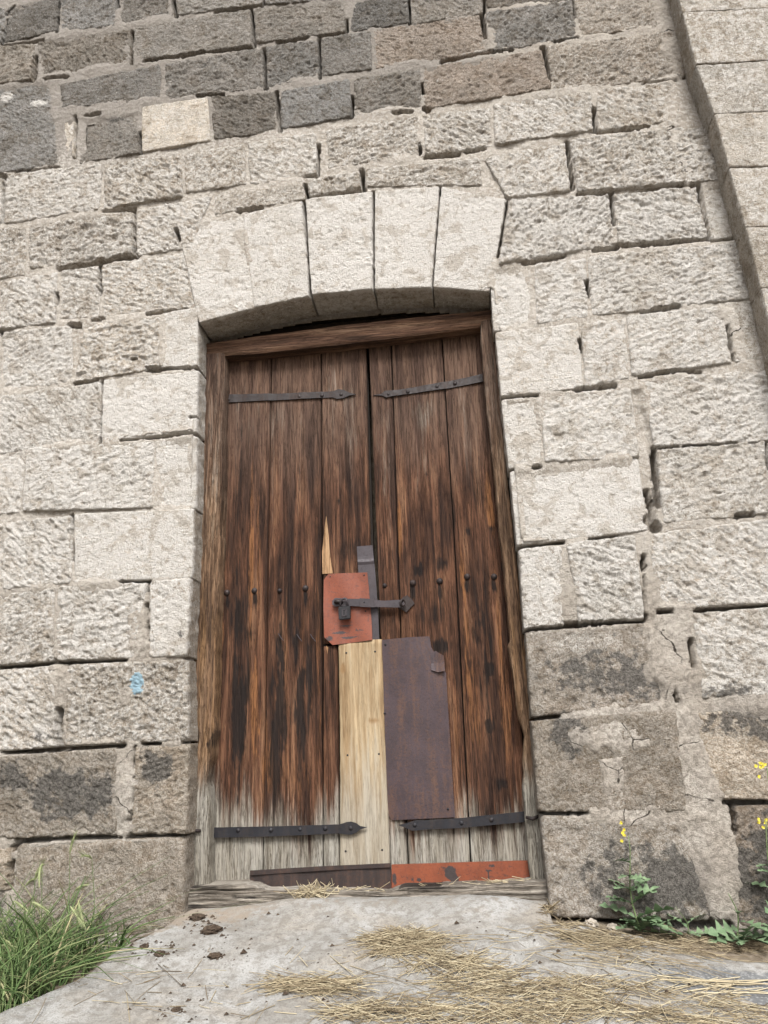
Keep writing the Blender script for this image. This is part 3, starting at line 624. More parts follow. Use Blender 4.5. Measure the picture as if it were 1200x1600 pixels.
# rubble core behind, with the doorway left open
mb = MB(); mb.box(-3.6, -0.735, 0.13, 0.75, -0.9, 5.3); mb.box(0.70, 2.5, 0.13, 0.75, -0.9, 5.3); mb.box(-0.735, 0.70, 0.13, 0.75, 2.60, 5.3); mb.box(-0.735, 0.70, 0.40, 0.75, -0.9, 2.60)
tag(mb.build('wall_core', M_SOIL, wall))

# pillar standing proud of the wall on the right
PY = -0.13
pil = thing('stone_pillar', 'smooth squared stone pillar standing proud of the wall at the right edge', 'pillar', (2.0, PY, -0.1))
PE = [(1046, -150), (1046, -75), (1067, 20), (1088, 101), (1117, 178), (1140, 262), (1166, 355), (1190, 450), (1212, 548), (1232, 650), (1248, 755), (1262, 870), (1276, 990), (1288, 1120), (1298, 1260), (1306, 1430)]
PR = [-210, -120, -3, 80, 163, 251, 350, 448, 548, 652, 758, 874, 994, 1124, 1264, 1434]
for k in range(len(PE)-1):
    a, b = PE[k], PE[k+1]
    cut = 1262 if k % 2 else 1330
    q = [(a[0], a[1]), (1500, PR[k]), (1500, PR[k+1]-1.2), (b[0]-0.5, b[1]-1.2)]
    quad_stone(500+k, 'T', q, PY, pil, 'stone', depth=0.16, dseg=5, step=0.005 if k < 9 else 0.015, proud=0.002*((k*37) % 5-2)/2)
mbp = MB(); P = xzs(PE, PY)
V = []
for p in P: V += [(p[0]+0.012, PY+0.012, p[1]), (2.6, PY+0.012, p[1]), (2.6, 0.2, p[1]), (p[0]+0.012, 0.2, p[1])]
n = len(P); mbp.add(V, [(4*k+j, 4*k+4+j, 4*k+4+(j+1) % 4, 4*k+(j+1) % 4) for k in range(n-1) for j in range(4)])
pc = mbp.build('mortar', M_MORTAR, pil)

# ------------------------------------------------------------------ ground
def gz(x, y):
    yy = np.minimum(y, 0.0)
    s = np.where(yy > -3.2, 0.18*yy, -0.576-0.02*np.minimum(-3.2-yy, 6))
    near = np.exp(-np.maximum(-yy-1.0, 0)/1.5)
    s = s-0.03-0.070*sstep(0.60, 1.4, x)*near
    return s
def left_edge(y): return np.interp(y, [-3.0, -1.6, -0.65, -0.52, -0.30, -0.16, -0.05, 0.2], [-1.6, -1.35, -0.97, -0.875, -0.785, -0.70, -0.668, -0.66])
def soil_z(x, y):
    d = left_edge(np.clip(y, -3, 0.2))-x
    return gz(x, y)-0.020-0.13*sstep(-0.02, 0.45, d)-0.10*sstep(0.2, 1.6, d)*np.exp(-np.maximum(-y-2, 0)/2)
def nonuni(a, b, st, lo, hi):
    core = np.arange(a, b+st/2, st); L = [a]; s = st
    while L[-1] > lo: s *= 1.35; L.append(L[-1]-s)
    Rr = [core[-1]]; s = st
    while Rr[-1] < hi: s *= 1.35; Rr.append(Rr[-1]+s)
    return np.concatenate([np.array(L[:0:-1]), core, np.array(Rr[1:])])
gx = nonuni(-1.7, 1.9, 0.02, -150, 150); gy = nonuni(-1.4, 0.12, 0.02, -150, 150)
X, Y = np.meshgrid(gx, gy)
Zs = soil_z(X, Y)+fbm(X*6, Y*6, 61, 3)*0.012*np.exp(-np.abs(Y)/8)
Zs = np.where(Y > 0.12, Zs-0.05, Zs)
g = mesh_np('ground', np.stack([X, Y, Zs], -1).reshape(-1, 3), grid_faces(len(gx), len(gy)), M_SOIL); tag(g, kind='structure')
# concrete ramp with a raised tongue in front of the sill
cx = np.arange(-1.75, 2.6, 0.0125); cy = np.arange(-2.4, 0.135, 0.0125)
X, Y = np.meshgrid(cx, cy)
dl = X-left_edge(Y)+fbm(X*5, Y*5, 71, 3)*0.03
backy = np.where(X > 0.66, -0.10-0.10*sstep(0.66, 1.3, X), 0.3)+fbm(X*7, Y*3, 72, 3)*0.05
db = backy-Y
dd = np.minimum(dl, db); prof = np.sqrt(np.clip(1-(1-np.clip(dd/0.05, 0, 1))**2, 0, 1))
tz = 0.78-0.25*sstep(-0.15, -0.33, Y)+fbm(Y*6, X*0.0, 73, 2)*0.06
tong = (1-sstep(-0.035, 0.012, X-tz))*sstep(-0.46, -0.34, Y+fbm(X*6, Y*6, 74, 2)*0.04)
Zc = gz(X, Y)+0.012+fbm(X*3.5, Y*3.5, 75, 3)*0.010+fbm(X*30, Y*30, 76, 3)*0.0022-0.06*(1-prof)+0.020*tong-0.012*sstep(-0.02, 0.05, Y)*(1-sstep(-0.5, -0.2, X))+0.019*sstep(-0.22, 0.02, Y)*sstep(-0.52, -0.25, X)*(1-sstep(0.45, 0.62, X))
Zc = np.where(dd < 0, Zc+dd*0.8, Zc)
wr = np.zeros(X.shape+(4,)); wr[..., 3] = 1
wr[..., 0] = 0.45*(1-sstep(0.0, 0.14, dl))+0.5*sstep(-0.22, -0.02, Y+fbm(X*8, Y*8, 79, 2)*0.12)*(1-tong*0.4)+0.35*(1-sstep(0, 0.12, db))
wr[..., 0] += 0.45*(1-sstep(0.2, 0.9, np.hypot((X+0.55)/0.35, (Y+0.10)/0.2)))
wr[..., 1] = 1.05*(1-sstep(0.5, 1.1, np.hypot((X-1.22)/0.42, (Y+0.40)/0.13)+fbm(X*6, Y*6, 81, 2)*0.4))
kill = dd < -0.12
Fq = grid_faces(len(cx), len(cy)); Fq = Fq[~kill.ravel()[Fq].all(1)]
c = mesh_np('concrete_ramp', np.stack([X, Y, Zc], -1).reshape(-1, 3), Fq, M_CONC, attrs={'wear': wr.reshape(-1, 4)}); tag(c, kind='structure')
def ramp_z(x, y):
    i = np.clip(((np.asarray(x)-cx[0])/0.0125).astype(int), 0, len(cx)-1); j = np.clip(((np.asarray(y)-cy[0])/0.0125).astype(int), 0, len(cy)-1)
    return np.maximum(Zc[j, i], soil_z(np.asarray(x), np.asarray(y)))
def on_ground(px, py):                      # where a photo point meets the ground
    d = ray(px, py); t = 1.2
    for k in range(400):
        p = CAM+d*t
        if p[2] <= float(ramp_z(p[0], p[1])): break
        t += 0.006
    p[1] = min(p[1], -0.035); p[2] = float(ramp_z(p[0], p[1]))
    return p

# ------------------------------------------------------------------ timber helpers
def board(name, poly_l, poly_r, Y, thick, mat, parent, wear=None, grain=0.0016, rag_l=0.0, rag_r=0.0, dx=0.004, dz=0.02, seed=0, bulge=0.0, label=None):
    """upright board between two traced side lines (top to bottom), front at Y"""
    L = xzs(poly_l, Y); R = xzs(poly_r, Y)
    zt = min(L[0][1], R[0][1]); zb = max(L[-1][1], R[-1][1])
    nv = max(int((zt-zb)/dz), 3)+1; wmax = max(np.abs(R[:, 0].max()-L[:, 0].min()), 0.01); nu = max(int(wmax/dx), 3)+1
    zz = np.linspace(zt, zb, nv); xl = np.interp(-zz, -L[:, 1], L[:, 0]); xr = np.interp(-zz, -R[:, 1], R[:, 0])
    xl = xl+rag_l*fbm(zz*9, zz*0+seed, seed+1, 4)*1.5+0.0012*perlin(zz*25, zz*0, seed+3); xr = xr+rag_r*fbm(zz*9, zz*0+seed, seed+2, 4)*1.5+0.0012*perlin(zz*25, zz*0, seed+4)
    u = np.linspace(0, 1, nu)[None, :]; x = xl[:, None]*(1-u)+xr[:, None]*u; z = np.repeat(zz[:, None], nu, 1)
    edge = np.minimum(u, 1-u)*(xr-xl)[:, None]
    h = grain*(perlin(x*130, z*2.0, seed+5)+0.6*perlin(x*60, z*1.2, seed+6))-0.004*(1-sstep(0, 0.007, edge))
    h = h+bulge*np.sqrt(np.clip(1-(2*u-1)**2, 0, 1))+0.6*max(rag_l, rag_r)*fbm(x*30, z*9, seed+7, 3)
    y = Y-h
    V = np.stack([x, y, z], -1).reshape(-1, 3); Fq = grid_faces(nu, nv)
    ring = np.concatenate([np.arange(nu), np.arange(1, nv)*nu+nu-1, (nv-1)*nu+np.arange(nu-2, -1, -1), np.arange(nv-2, 0, -1)*nu])
    B = V[ring].copy(); B[:, 1] = Y+thick; idx = len(V)+np.arange(len(ring))
    Fq = np.concatenate([Fq, np.stack([ring, idx, np.roll(idx, -1), np.roll(ring, -1)], 1)])
    V = np.concatenate([V, B])
    wr = np.zeros((len(V), 4)); wr[:, 3] = 1
    if wear is not None: wear(V[:, 0], V[:, 2], wr)
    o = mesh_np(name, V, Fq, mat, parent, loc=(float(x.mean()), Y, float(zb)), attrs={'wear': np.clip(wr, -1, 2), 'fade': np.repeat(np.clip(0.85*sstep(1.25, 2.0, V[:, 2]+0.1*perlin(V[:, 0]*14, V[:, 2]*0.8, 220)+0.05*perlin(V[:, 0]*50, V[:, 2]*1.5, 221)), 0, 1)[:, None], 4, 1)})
    if label: o['label'] = label
    return o
DY = 0.19
# stains on the planks: (kind 0 black 1 grey 2 tan, px, py, half-width px, half-height px, strength)
DST = [(0,372,1130,14,110,1.0),(0,386,1060,10,90,0.5),(0,432,1150,14,130,0.75),(0,470,1120,10,90,0.7),(0,484,1060,8,60,0.75),(0,464,1010,6,40,0.7),(0,437,1010,6,40,0.6),(0,450,1060,30,120,0.25),
(0,370,800,16,200,0.35),(0,380,960,22,60,0.45),(0,460,900,20,120,0.3),(0,470,740,20,80,0.25),(0,545,860,20,30,0.45),
(2,392,900,5,200,0.6),(2,405,850,5,180,0.35),(2,398,1100,8,90,0.55),(2,345,1000,5,110,0.35),(2,420,1180,16,60,0.35),(2,455,1200,40,50,0.25),(2,518,930,10,25,0.5),(2,447,1020,5,150,0.3),(2,474,1050,4,100,0.35),(2,497,1000,4,200,0.3),
(1,380,640,25,60,0.28),(1,440,650,40,40,0.25),(1,545,680,14,110,0.38),(1,520,620,10,80,0.3),(1,500,800,6,150,0.2),(1,425,760,6,220,0.25),
(0,655,890,10,12,0.9),(0,690,880,10,16,0.8),(0,730,830,7,10,0.8),(0,767,828,7,8,0.9),(0,790,885,9,14,0.9),(0,680,960,36,20,0.4),(0,745,760,22,80,0.35),(0,750,950,22,100,0.4),(0,763,1100,14,140,0.5),(0,690,1010,16,14,1.1),
(0,745,1200,20,40,0.15),(0,665,1000,20,20,0.2),(0,632,900,20,60,0.2),(0,765,1045,8,9,0.9),(0,764,1134,9,9,0.9),(0,785,1225,8,9,0.8),(0,605,960,16,40,0.3),
(2,624,830,4,70,0.75),(2,766,800,8,80,0.7),(2,722,880,5,60,0.55),(2,728,980,6,80,0.4),(2,740,1110,16,80,0.35),(2,790,1100,12,120,0.35),(2,716,1130,8,100,0.3),(2,778,960,6,60,0.3),
(1,655,690,16,120,0.40),(1,600,690,16,140,0.30),(1,590,850,8,100,0.30),(1,730,700,8,90,0.35),(1,660,640,30,30,0.3),(1,720,620,14,40,0.15),(1,610,770,6,120,0.25),
(0,355,940,4,14,0.9),(0,398,938,4,14,0.9),(0,438,936,3,10,0.6),(0,478,934,4,14,0.9),(0,645,926,4,15,0.8),(0,687,924,4,14,0.8),(0,730,916,4,15,0.9),(0,772,916,4,15,0.9),(0,528,785,6,5,1.0),(0,505,775,4,4,0.7),(0,668,738,5,5,0.8),(0,623,750,6,5,0.5)]
DSM = [(k, xz(px, py, DY), rx/376.0, ry/376.0, s) for k, px, py, rx, ry, s in DST]
def door_wear(x, z, w):
    jit = 0.09*perlin(x*5.5, z*0+3.3, 230)+0.05*perlin(x*70, z*1.5, 231)+0.06*perlin(x*45, z*0.8, 203)+0.05*perlin(x*14, z*0.7, 204)
    g = 1-sstep(0.13, 0.47, z+jit*1.2)                       # splash-bleached foot of the door
    w[:, 1] += g*1.0
    w[:, 1] += 0.10*sstep(1.65, 2.1, z+jit*4)*(0.6+0.8*perlin(x*9, z*1.0, 205))
    n = 0.40*perlin(x*70, z*4, 207)+0.30*perlin(x*30, z*7, 208)+0.3*perlin(x*140, z*30, 210)
    for k, c, rx, rz, s in DSM:
        q = np.hypot((x-c[0])/rx, (z-c[1])/rz)+n*(1.0 if rz > 0.06 else 0.7)
        w[:, k] += s*(0.6 if k == 1 else 1.35 if k == 2 else 1.0)*(1-sstep(0.35, 1.2, q))
    w[:, 0] += 0.10*sstep(0.35, 0.6, z)*(1-sstep(1.25, 1.7, z))*(0.6+perlin(x*16, z*0.8, 209))
    w[:, 0] -= g*0.3

frame = thing('door_frame', 'weathered timber door frame with a beam above and a cracked grooved sill log below', 'door frame', (-0.02, 0.12, -0.03))
def post_wear(x, z, w):
    g = 1-sstep(0.30, 0.55, z+0.05*perlin(x*60, z*2, 301)); w[:, 1] += g*1.1
    w[:, 2] += 0.5*sstep(0.35, 0.6, z)*(1-sstep(1.0, 1.5, z))*(0.7+0.8*perlin(x*50, z*2.5, 302))
    w[:, 1] += 0.22*sstep(0.8, 1.6, z)
    w[:, 0] += 0.5*(1-sstep(0.02, 0.06, np.abs(z-0.60)))*(perlin(x*30, z*12, 303) > 0)
FY = 0.115
board('post', [(319,552),(317,606),(312,800),(296,980),(288,1100),(286,1250),(283,1405)], [(351,552),(350,606),(346,800),(339,980),(334,1160),(329,1192),(323,1220),(328,1255),(326,1405)], FY, 0.09, M_POST, frame, post_wear, 0.002, 0.004, 0.006, seed=11, bulge=0.008, dz=0.012)
board('post', [(750,500),(754,569),(760,640),(772,740),(780,828),(789,913),(797,1000),(793,1010),(803,1060),(809,1118),(820,1150),(817,1227),(828,1376),(830,1405)],
      [(775,500),(779,569),(784,640),(792,740),(802,828),(811,913),(821,1000),(824,1040),(829,1080),(836,1130),(839,1160),(846,1270),(852,1376),(856,1405)], FY, 0.09, M_POST, frame, post_wear, 0.002, 0.006, 0.003, seed=13, bulge=0.008, dz=0.012)
# lintel beam
def hlog(name, top, bot, Y, thick, mat, parent, seed, groove, wob, topdepth, wear=None):
    T = xzs(top, Y); B = xzs(bot, Y); x0, x1 = T[0][0], T[-1][0]
    nu = int((x1-x0)/0.008)+1; xx = np.linspace(x0, x1, nu)
    zt = np.interp(xx, T[:, 0], T[:, 1])+wob*fbm(xx*9, xx*0, seed, 3); zb = np.interp(xx, B[:, 0], B[:, 1])+wob*fbm(xx*9, xx*0, seed+1, 3)
    nf = max(int((zt-zb).max()/0.0035), 8); nd = 8
    prof = [(1.0, k/nd) for k in range(nd, 0, -1)]+[(1-k/nf, 0.0) for k in range(nf+1)]+[(0.0, k/nd) for k in range(1, nd+1)]
    V = np.zeros((len(prof), nu, 3))
    for j, (f, dpt) in enumerate(prof):
        z = zb+(zt-zb)*f; y = np.full(nu, Y)+dpt*thick
        wv = 0.004*perlin(xx*7, xx*0+3, seed+4)
        g = groove*(ridged(xx*2.2+seed, (z+wv)*70, seed+2)*0.8+0.6*perlin(xx*3.0, (z+wv)*150, seed+3)-0.3)
        rnd = 0.010*(np.clip(1-min(f, 1-f)*5, 0, 1)**2)
        if dpt == 0: y = y-g+rnd
        else: z = z+(g if f > 0.5 else -g)*0.8
        V[j, :, 0] = xx; V[j, :, 1] = y; V[j, :, 2] = z
    Vf = V.reshape(-1, 3); Fq = grid_faces(nu, len(prof))
    wr = np.zeros((len(Vf), 4)); wr[:, 3] = 1
    if wear: wear(Vf[:, 0], Vf[:, 2], wr)
    return mesh_np(name, Vf, Fq[:, ::-1], mat, parent, loc=(float(xx.mean()), Y, float(zb.mean())), attrs={'wear': wr})
hlog('beam', [(322,535),(400,524),(540,506),(680,491),(775,482)], [(322,557),(400,551),(540,536),(680,519),(775,506)], FY, 0.075, M_BEAM, frame, 21, 0.0012, 0.002, 0)
def sill_wear(x, z, w): w[:, 1] += 0.35; w[:, 0] += 0.7*sstep(0.38, 0.6, perlin(x*3.5+0.6*perlin(x*9, z*20, 332), z*75, 331))
hlog('sill', [(284,1388),(330,1386),(380,1385),(420,1390),(470,1394),(540,1396),(600,1394),(660,1388),(700,1386),(760,1386),(820,1379),(868,1376)],
     [(284,1428),(400,1428),(470,1424),(560,1424),(700,1426),(868,1420)], 0.055, 0.15, M_SILL, frame, 31, 0.0095, 0.008, 0, sill_wear)
mb = MB(); mb.tube([(xz(280, 1298, 0.10)[0], 0.085, xz(280, 1298, 0.1)[1]), (xz(300, 1297, 0.1)[0], 0.094, xz(300, 1297, 0.1)[1]), (xz(314, 1298, 0.1)[0], 0.099, xz(314, 1298, 0.1)[1])], [0.006, 0.0075, 0.0055], 6)
mb.build('hinge_pin', M_RUSTIRON, frame, True)
mb = MB(); mb.tube([(xz(822, 1277, 0.10)[0], 0.10, xz(822, 1277, 0.1)[1]), (xz(832, 1279, 0.1)[0], 0.088, xz(832, 1279, 0.1)[1]), (xz(842, 1275, 0.1)[0], 0.096, xz(842, 1275, 0.1)[1])], [0.006, 0.0075, 0.006], 6)
mb.build('hinge_pin', M_RUSTIRON, frame, True)

def flat(name, pts, Y, thick, mat, parent, bend=None, label=None, wearpts=(), step=0.012, subdiv=True):
    """sheet cut to a traced outline, with thickness; filled by a triangulated grid"""
    import bmesh
    P = xzs(pts, Y); bm = bmesh.new()
    dense = []
    for a, b in zip(P, np.roll(P, -1, 0)):
        n = max(int(np.linalg.norm(b-a)/step), 1)
        for k in range(n): dense.append(a+(b-a)*k/n)
    vs = [bm.verts.new((p[0], Y, p[1])) for p in dense]; f = bm.faces.new(vs)
    bm.normal_update()
    if f.normal.y > 0: f.normal_flip()
    x0, z0 = P.min(0); x1, z1 = P.max(0)
    for n_, lo, hi, ax in ((max(int((x1-x0)/step), 1), x0, x1, 0), (max(int((z1-z0)/step), 1), z0, z1, 2)):
        for k in range(1, n_):
            co = [0, 0, 0]; co[ax] = lo+(hi-lo)*k/n_+1e-4; no = [0, 0, 0]; no[ax] = 1
            bmesh.ops.bisect_plane(bm, geom=bm.verts[:]+bm.edges[:]+bm.faces[:], plane_co=co, plane_no=no, dist=1e-6)
    r = bmesh.ops.extrude_face_region(bm, geom=bm.faces[:])
    nvs = [v for v in r['geom'] if isinstance(v, bmesh.types.BMVert)]
    for v in nvs: v.co.y -= thick
    bm.normal_update(); bmesh.ops.recalc_face_normals(bm, faces=bm.faces[:])
    if bend:
        for v in bm.verts: v.co.y += float(bend(v.co.x, v.co.z))
    me = bpy.data.meshes.new(name); c = Vector((float(P[:, 0].mean()), Y, float(P[:, 1].min())))
    for v in bm.verts: v.co -= c
    bm.to_mesh(me); bm.free(); me.materials.append(mat)
    a = me.attributes.new('wear', 'FLOAT_COLOR', 'POINT'); wv = np.zeros((len(me.vertices), 4)); wv[:, 3] = 1
    for q, v in enumerate(me.vertices):
        for (px, py, rx, ry, s) in wearpts:
            X_, Z_ = xz(px, py, Y); wv[q, 0] = max(wv[q, 0], s*float(1-sstep(0.5, 1.0, math.hypot((v.co.x+c.x-X_)/(rx/380), (v.co.z+c.z-Z_)/(ry/380)))))
    a.data.foreach_set('color', wv.astype(np.float32).ravel())
    o = bpy.data.objects.new(name, me); COL.objects.link(o); o.location = c
    if parent is not None: o.parent = parent; o.location = c-world_loc(parent)
    if label: o['label'] = label
    return o
def nail_head(name, px, py, Y, r, h, mat, parent, n=8):
    X_, Z_ = xz(px, py, Y); mb = MB(); mb.dome((X_, Y+0.001, Z_), r, h, n); return mb.build(name, mat, parent, n > 7, loc=(X_, Y, Z_))

ledge_l = thing('door_leaf', 'left leaf of the old brown plank door with red metal plate and pale new board', 'door', (-0.3, DY, 0.03))
ledge_r = thing('door_leaf', 'right leaf of the brown plank door with brown sheet metal patch and orange-red foot board', 'door', (0.31, DY, 0.03))
LY, RY = DY, DY+0.004
board('plank', [(349,545),(326,1396)], [(423.5,538),(408.5,1396)], LY, 0.03, M_PLANK, ledge_l, door_wear, seed=101)
board('plank', [(425.5,540),(410.5,1396)], [(500.5,530),(503.5,1390)], LY+0.002, 0.03, M_PLANK, ledge_l, door_wear, seed=102)
board('plank', [(502.5,530),(505,1006)], [(571,522),(581,1006)], LY+0.001, 0.03, M_PLANK, ledge_l, door_wear, seed=103)
board('plank', [(505.5,1009),(505.5,1385)], [(526.5,1009),(530,1385)], LY+0.001, 0.03, M_PLANK, ledge_l, door_wear, seed=104)
def new_wear(x, z, w):
    w[:, 1] += (1-sstep(0.25, 0.72, z+0.10*perlin(x*40, z*1.5, 351)))*0.9
    for px, py, rx, ry in ((590,1245,9,6),(552,1275,5,7),(584,1125,10,6),(536,1045,6,8),(570,1090,4,4),(577,1385,5,5)):
        c = xz(px, py, DY); w[:, 2] += 0.9*(1-sstep(0.4, 1.2, np.hypot((x-c[0])/(rx/376), (z-c[1])/(ry/376))))
    w[:, 2] += 0.25*sstep(0.4, 0.7, perlin(x*22, z*1.2, 352)*1.5)
board('board', [(528.5,1002),(531,1150),(531,1385)], [(596.5,998),(601,1150),(607,1280),(609,1385)], LY-0.008, 0.035, M_NEW, ledge_l, new_wear, grain=0.0007, rag_r=0.0015, seed=105, label='pale new board patched into the left leaf')
for px, py in ((541,1020),(586,1018),(543,1180),(592,1178),(540,1330),(597,1328)): nail_head('nail', px, py, LY-0.009, 0.0045, 0.003, M_IRON, ledge_l, 6)
board('plank', [(575.5,520),(595,1000),(611,1390)], [(609.5,516),(622,900),(637.5,1390)], RY, 0.03, M_PLANK, ledge_r, door_wear, seed=106)
board('plank', [(611.5,518),(624,900),(640,1390)], [(688.5,510),(712,900),(736.5,1390)], RY+0.002, 0.03, M_PLANK, ledge_r, door_wear, seed=107)
board('plank', [(690.5,512),(714,900),(739,1390)], [(757,504),(770,640),(806,1000),(832,1390)], RY+0.001, 0.03, M_PLANK, ledge_r, door_wear, seed=108)
for lf, a, b in ((ledge_l, -0.66, 0.045), (ledge_r, 0.06, 0.66)):
    mb = MB(); mb.box(a, b, DY+0.05, DY+0.075, -0.02, 2.5); mb.build('shade_backing', M_DARK, lf)  # dark sheet added behind each leaf to paint the gaps dark
# pale splinters torn in the left leaf
flat('splinter', [(510,806),(514,840),(516,870),(520,896),(504,897),(503.5,862),(506,838)], LY-0.0005, 0.003, M_SPLINT, ledge_l)
flat('splinter', [(510,1009),(513,1012),(512,1022),(509.5,1012)], LY-0.0005, 0.003, M_SPLINT, ledge_l)
# nail rows across both leaves
for px, py in ((354.5,926),(397.5,923),(437,923),(477,919)): nail_head('bolt_head', px, py, LY, 0.0145 if px != 437 else 0.011, 0.011, M_RUSTIRON, ledge_l)
for px, py in ((601,915),(645,911),(687,908),(730,901),(772,901)): nail_head('bolt_head', px, py, RY, 0.0145 if px > 610 else 0.011, 0.011, M_RUSTIRON, ledge_r)
for px, py in ((435,990),(464,991),(485,991)):
    a = at(px, py, LY-0.002); b = at(px+3, py+5, LY-0.014); c_ = at(px+8, py+11, LY-0.022)
    mb = MB(); mb.tube([a, b, c_], [0.002, 0.0018, 0.0012], 5); mb.build('bent_nail', M_STRIP, ledge_l)
# hinge straps
def strap(pts, Y, mat, parent, rivets, th=0.006):
    o = flat('hinge_strap', pts, Y, th, mat, parent, bend=lambda x, z: 0.0015*math.sin(x*31)+0.001*math.sin(x*77), step=0.02)
    for px, py in rivets: nail_head('rivet', px, py, Y-th, 0.0095, 0.006, mat, o)
strap([(352,617),(440,615.5),(521,612),(529,609),(537,610),(546,614.5),(556,617),(546,619),(536,623),(527,624),(519,621.5),(440,625.5),(352,629.5)], LY-0.001, M_RUSTIRON, ledge_l, ((357,624),(468,619.5),(503,618),(533,616.5)))
strap([(583,618),(596,616),(602,611.5),(611,611),(625,609.5),(700,596.5),(756,585),(756,597),(700,607.5),(625,618),(612,620),(604,622),(596,618.5)], RY-0.001, M_RUSTIRON, ledge_r, ((607,616),(637,612),(683,604),(711,599)))
strap([(326,1293),(430,1291),(531,1288),(541,1284.5),(549,1283.5),(557,1286),(563,1290.5),(574,1292.5),(563,1296),(557,1301),(549,1304),(541,1303.5),(531,1302),(430,1306.5),(326,1309)], LY-0.0165, M_IRON, ledge_l, ((372,1297.5),(423,1297),(469,1296),(508,1294.5),(548,1294)))
strap([(622,1289),(636,1286),(644,1283),(652,1281),(664,1281.5),(720,1278),(820,1267.5),(821,1284),(720,1293.5),(664,1296),(652,1297.5),(643,1297.5),(634,1293)], RY-0.0165, M_IRON, ledge_r, ((648,1289),(721,1286),(768,1281)))
# metal patches
flat('metal_strip', [(557.5,854),(582,852),(586,890),(588,912),(591,960),(593,1005),(573,1006),(566,960),(560,894)], LY-0.004, 0.0025, M_STRIP, ledge_l,
     bend=lambda x, z: -0.004*math.exp(-((z-xz(570, 878, DY)[1])/0.008)**2), label='narrow grey sheet metal strip over the meeting edge')
rp = flat('metal_plate', [(506,906),(513,897),(545,895.5),(574,894.5),(576,915),(577.5,935),(581,975),(582,1000),(560,1003),(520,1008),(507,996),(505.5,950)], LY-0.009, 0.003, M_RED, ledge_l,
     bend=lambda x, z: 0.002*math.sin(x*40+z*17), label='red painted metal plate behind the padlock', wearpts=((530,989,18,3.5,0.7),(560,985,14,3,0.6),(545,996,22,3,0.7),(575,960,4,30,0.4),(515,998,8,6,0.7),(540,978,20,2.5,0.6)), step=0.006)
for px, py in ((516,901),(569,898.5),(571,955),(516,1000),(574,996)): nail_head('nail', px, py, LY-0.012, 0.004, 0.003, M_IRON, rp, 6)
fs = xz(706, 1024, DY)
sh = flat('metal_sheet', [(596,1000),(640,996),(671,994.5),(674,1011),(678,1019),(693,1025),(695.5,1049),(697,1052),(701,1120),(706,1200),(711,1277),(660,1279),(612,1281.5),(606.5,1273),(602,1160)], RY-0.006, 0.003, M_SHEET, ledge_r,
     bend=lambda x, z: 0.0035*math.sin(x*19+1)+0.002*math.sin(z*9+x*11), label='brown rusty sheet metal patch with torn upper corner')
flat('metal_flap', [(672.5,1020),(681,1017),(693.5,1025),(695.5,1048.5),(684,1050.5),(674,1047)], RY-0.0145, 0.002, M_SHEET, sh, bend=lambda x, z: -0.005*max(0, (xz(684, 1035, DY)[1]-z)/0.03)-0.004*math.sin(x*60))
for px, py in ((602,1007),(661,1006),(641,1069.5),(601,1114.5),(654,1261),(700,1264)): nail_head('nail', px, py, RY-0.010, 0.0048, 0.003, M_IRON, sh, 6)
# kick boards along the foot
kb = flat('kick_board', [(392,1366),(500,1359),(611,1354),(612,1396),(391,1392)], LY-0.018, 0.014, M_KICK, ledge_l, bend=lambda x, z: 0.002*math.sin(x*23), label='dark rusted sheet along the foot of the left leaf')
flat('folded_edge', [(392,1360),(500,1353.5),(611,1348.5),(611,1354.5),(500,1360),(392,1367)], LY-0.028, 0.010, M_KICK, kb)
flat('kick_board', [(612.5,1350.5),(720,1347),(827,1344),(831,1392),(612.5,1398)], RY-0.018, 0.014, M_RED2, ledge_r, label='orange-red painted board along the foot of the right leaf',
     wearpts=((704,1363,12,14,0.75),(710,1372,10,7,0.8),(763,1359,6,2,0.9),(763,1368,2.2,9,0.9),(655,1374,5,4,0.9),(645,1373,3,3,0.8),(617,1372,5,12,0.7),(768,1352,9,3,0.6),(690,1355,10,4,0.5),(820,1365,6,8,0.4)), step=0.006)

# ------------------------------------------------------------------ hasp and padlock
hb = thing('door_hasp', 'hinged iron hasp bar reaching from a staple on the right leaf across the red plate', 'hasp', tuple(at(628, 944, RY-0.02)))
esc = flat('escutcheon', [(629,934),(636,930),(643,936),(648,943),(642,949),(635,957),(627,952),(622,946)], RY-0.002, 0.004, M_KICK, hb)
HY = LY-0.024
flat('bar', [(519.5,939),(524,934.5),(545,936),(564,936),(584,937.5),(600,939),(624,937.5),(631,939),(632.5,945),(628,949.5),(600,949),(584,948.5),(564,948),(545,947),(524,948),(519.5,945)], HY, 0.006, M_STRIP, hb, step=0.015)
cl = flat('clip', [(562,935),(583,936),(585,949),(563,948.5)], HY-0.009, 0.004, M_STRIP, hb); nail_head('rivet', 569, 941, HY-0.013, 0.004, 0.003, M_IRON, cl, 6)
def ring(mb, c, R, r, tilt=(0, 0), n=14, a0=0, a1=2*math.pi, flat_=1.0):
    pts = []
    for k in range(n+1):
        a = a0+(a1-a0)*k/n; p = Vector((math.cos(a)*R, 0, math.sin(a)*R*flat_)); p.rotate(Matrix.Rotation(tilt[0], 3, 'Z')); p.rotate(Matrix.Rotation(tilt[1], 3, 'X')); pts.append(Vector(c)+p)
    mb.tube(pts, r, 8, cap=False)
c_ = at(629, 942, HY-0.008); mb = MB(); ring(mb, c_, 0.0125, 0.0045, (0.9, 0.2)); mb.build('staple', M_RUSTIRON, hb, True)
c_ = at(528, 941, HY-0.012); mb = MB(); mb.tube([c_+np.array([-0.012, 0.012, 0.002]), c_+np.array([-0.008, -0.004, 0.003]), c_+np.array([0.010, -0.006, 0.002]), c_+np.array([0.016, 0.010, 0])], [0.008, 0.009, 0.009, 0.007], 8); mb.build('staple', M_RUSTIRON, hb, True)
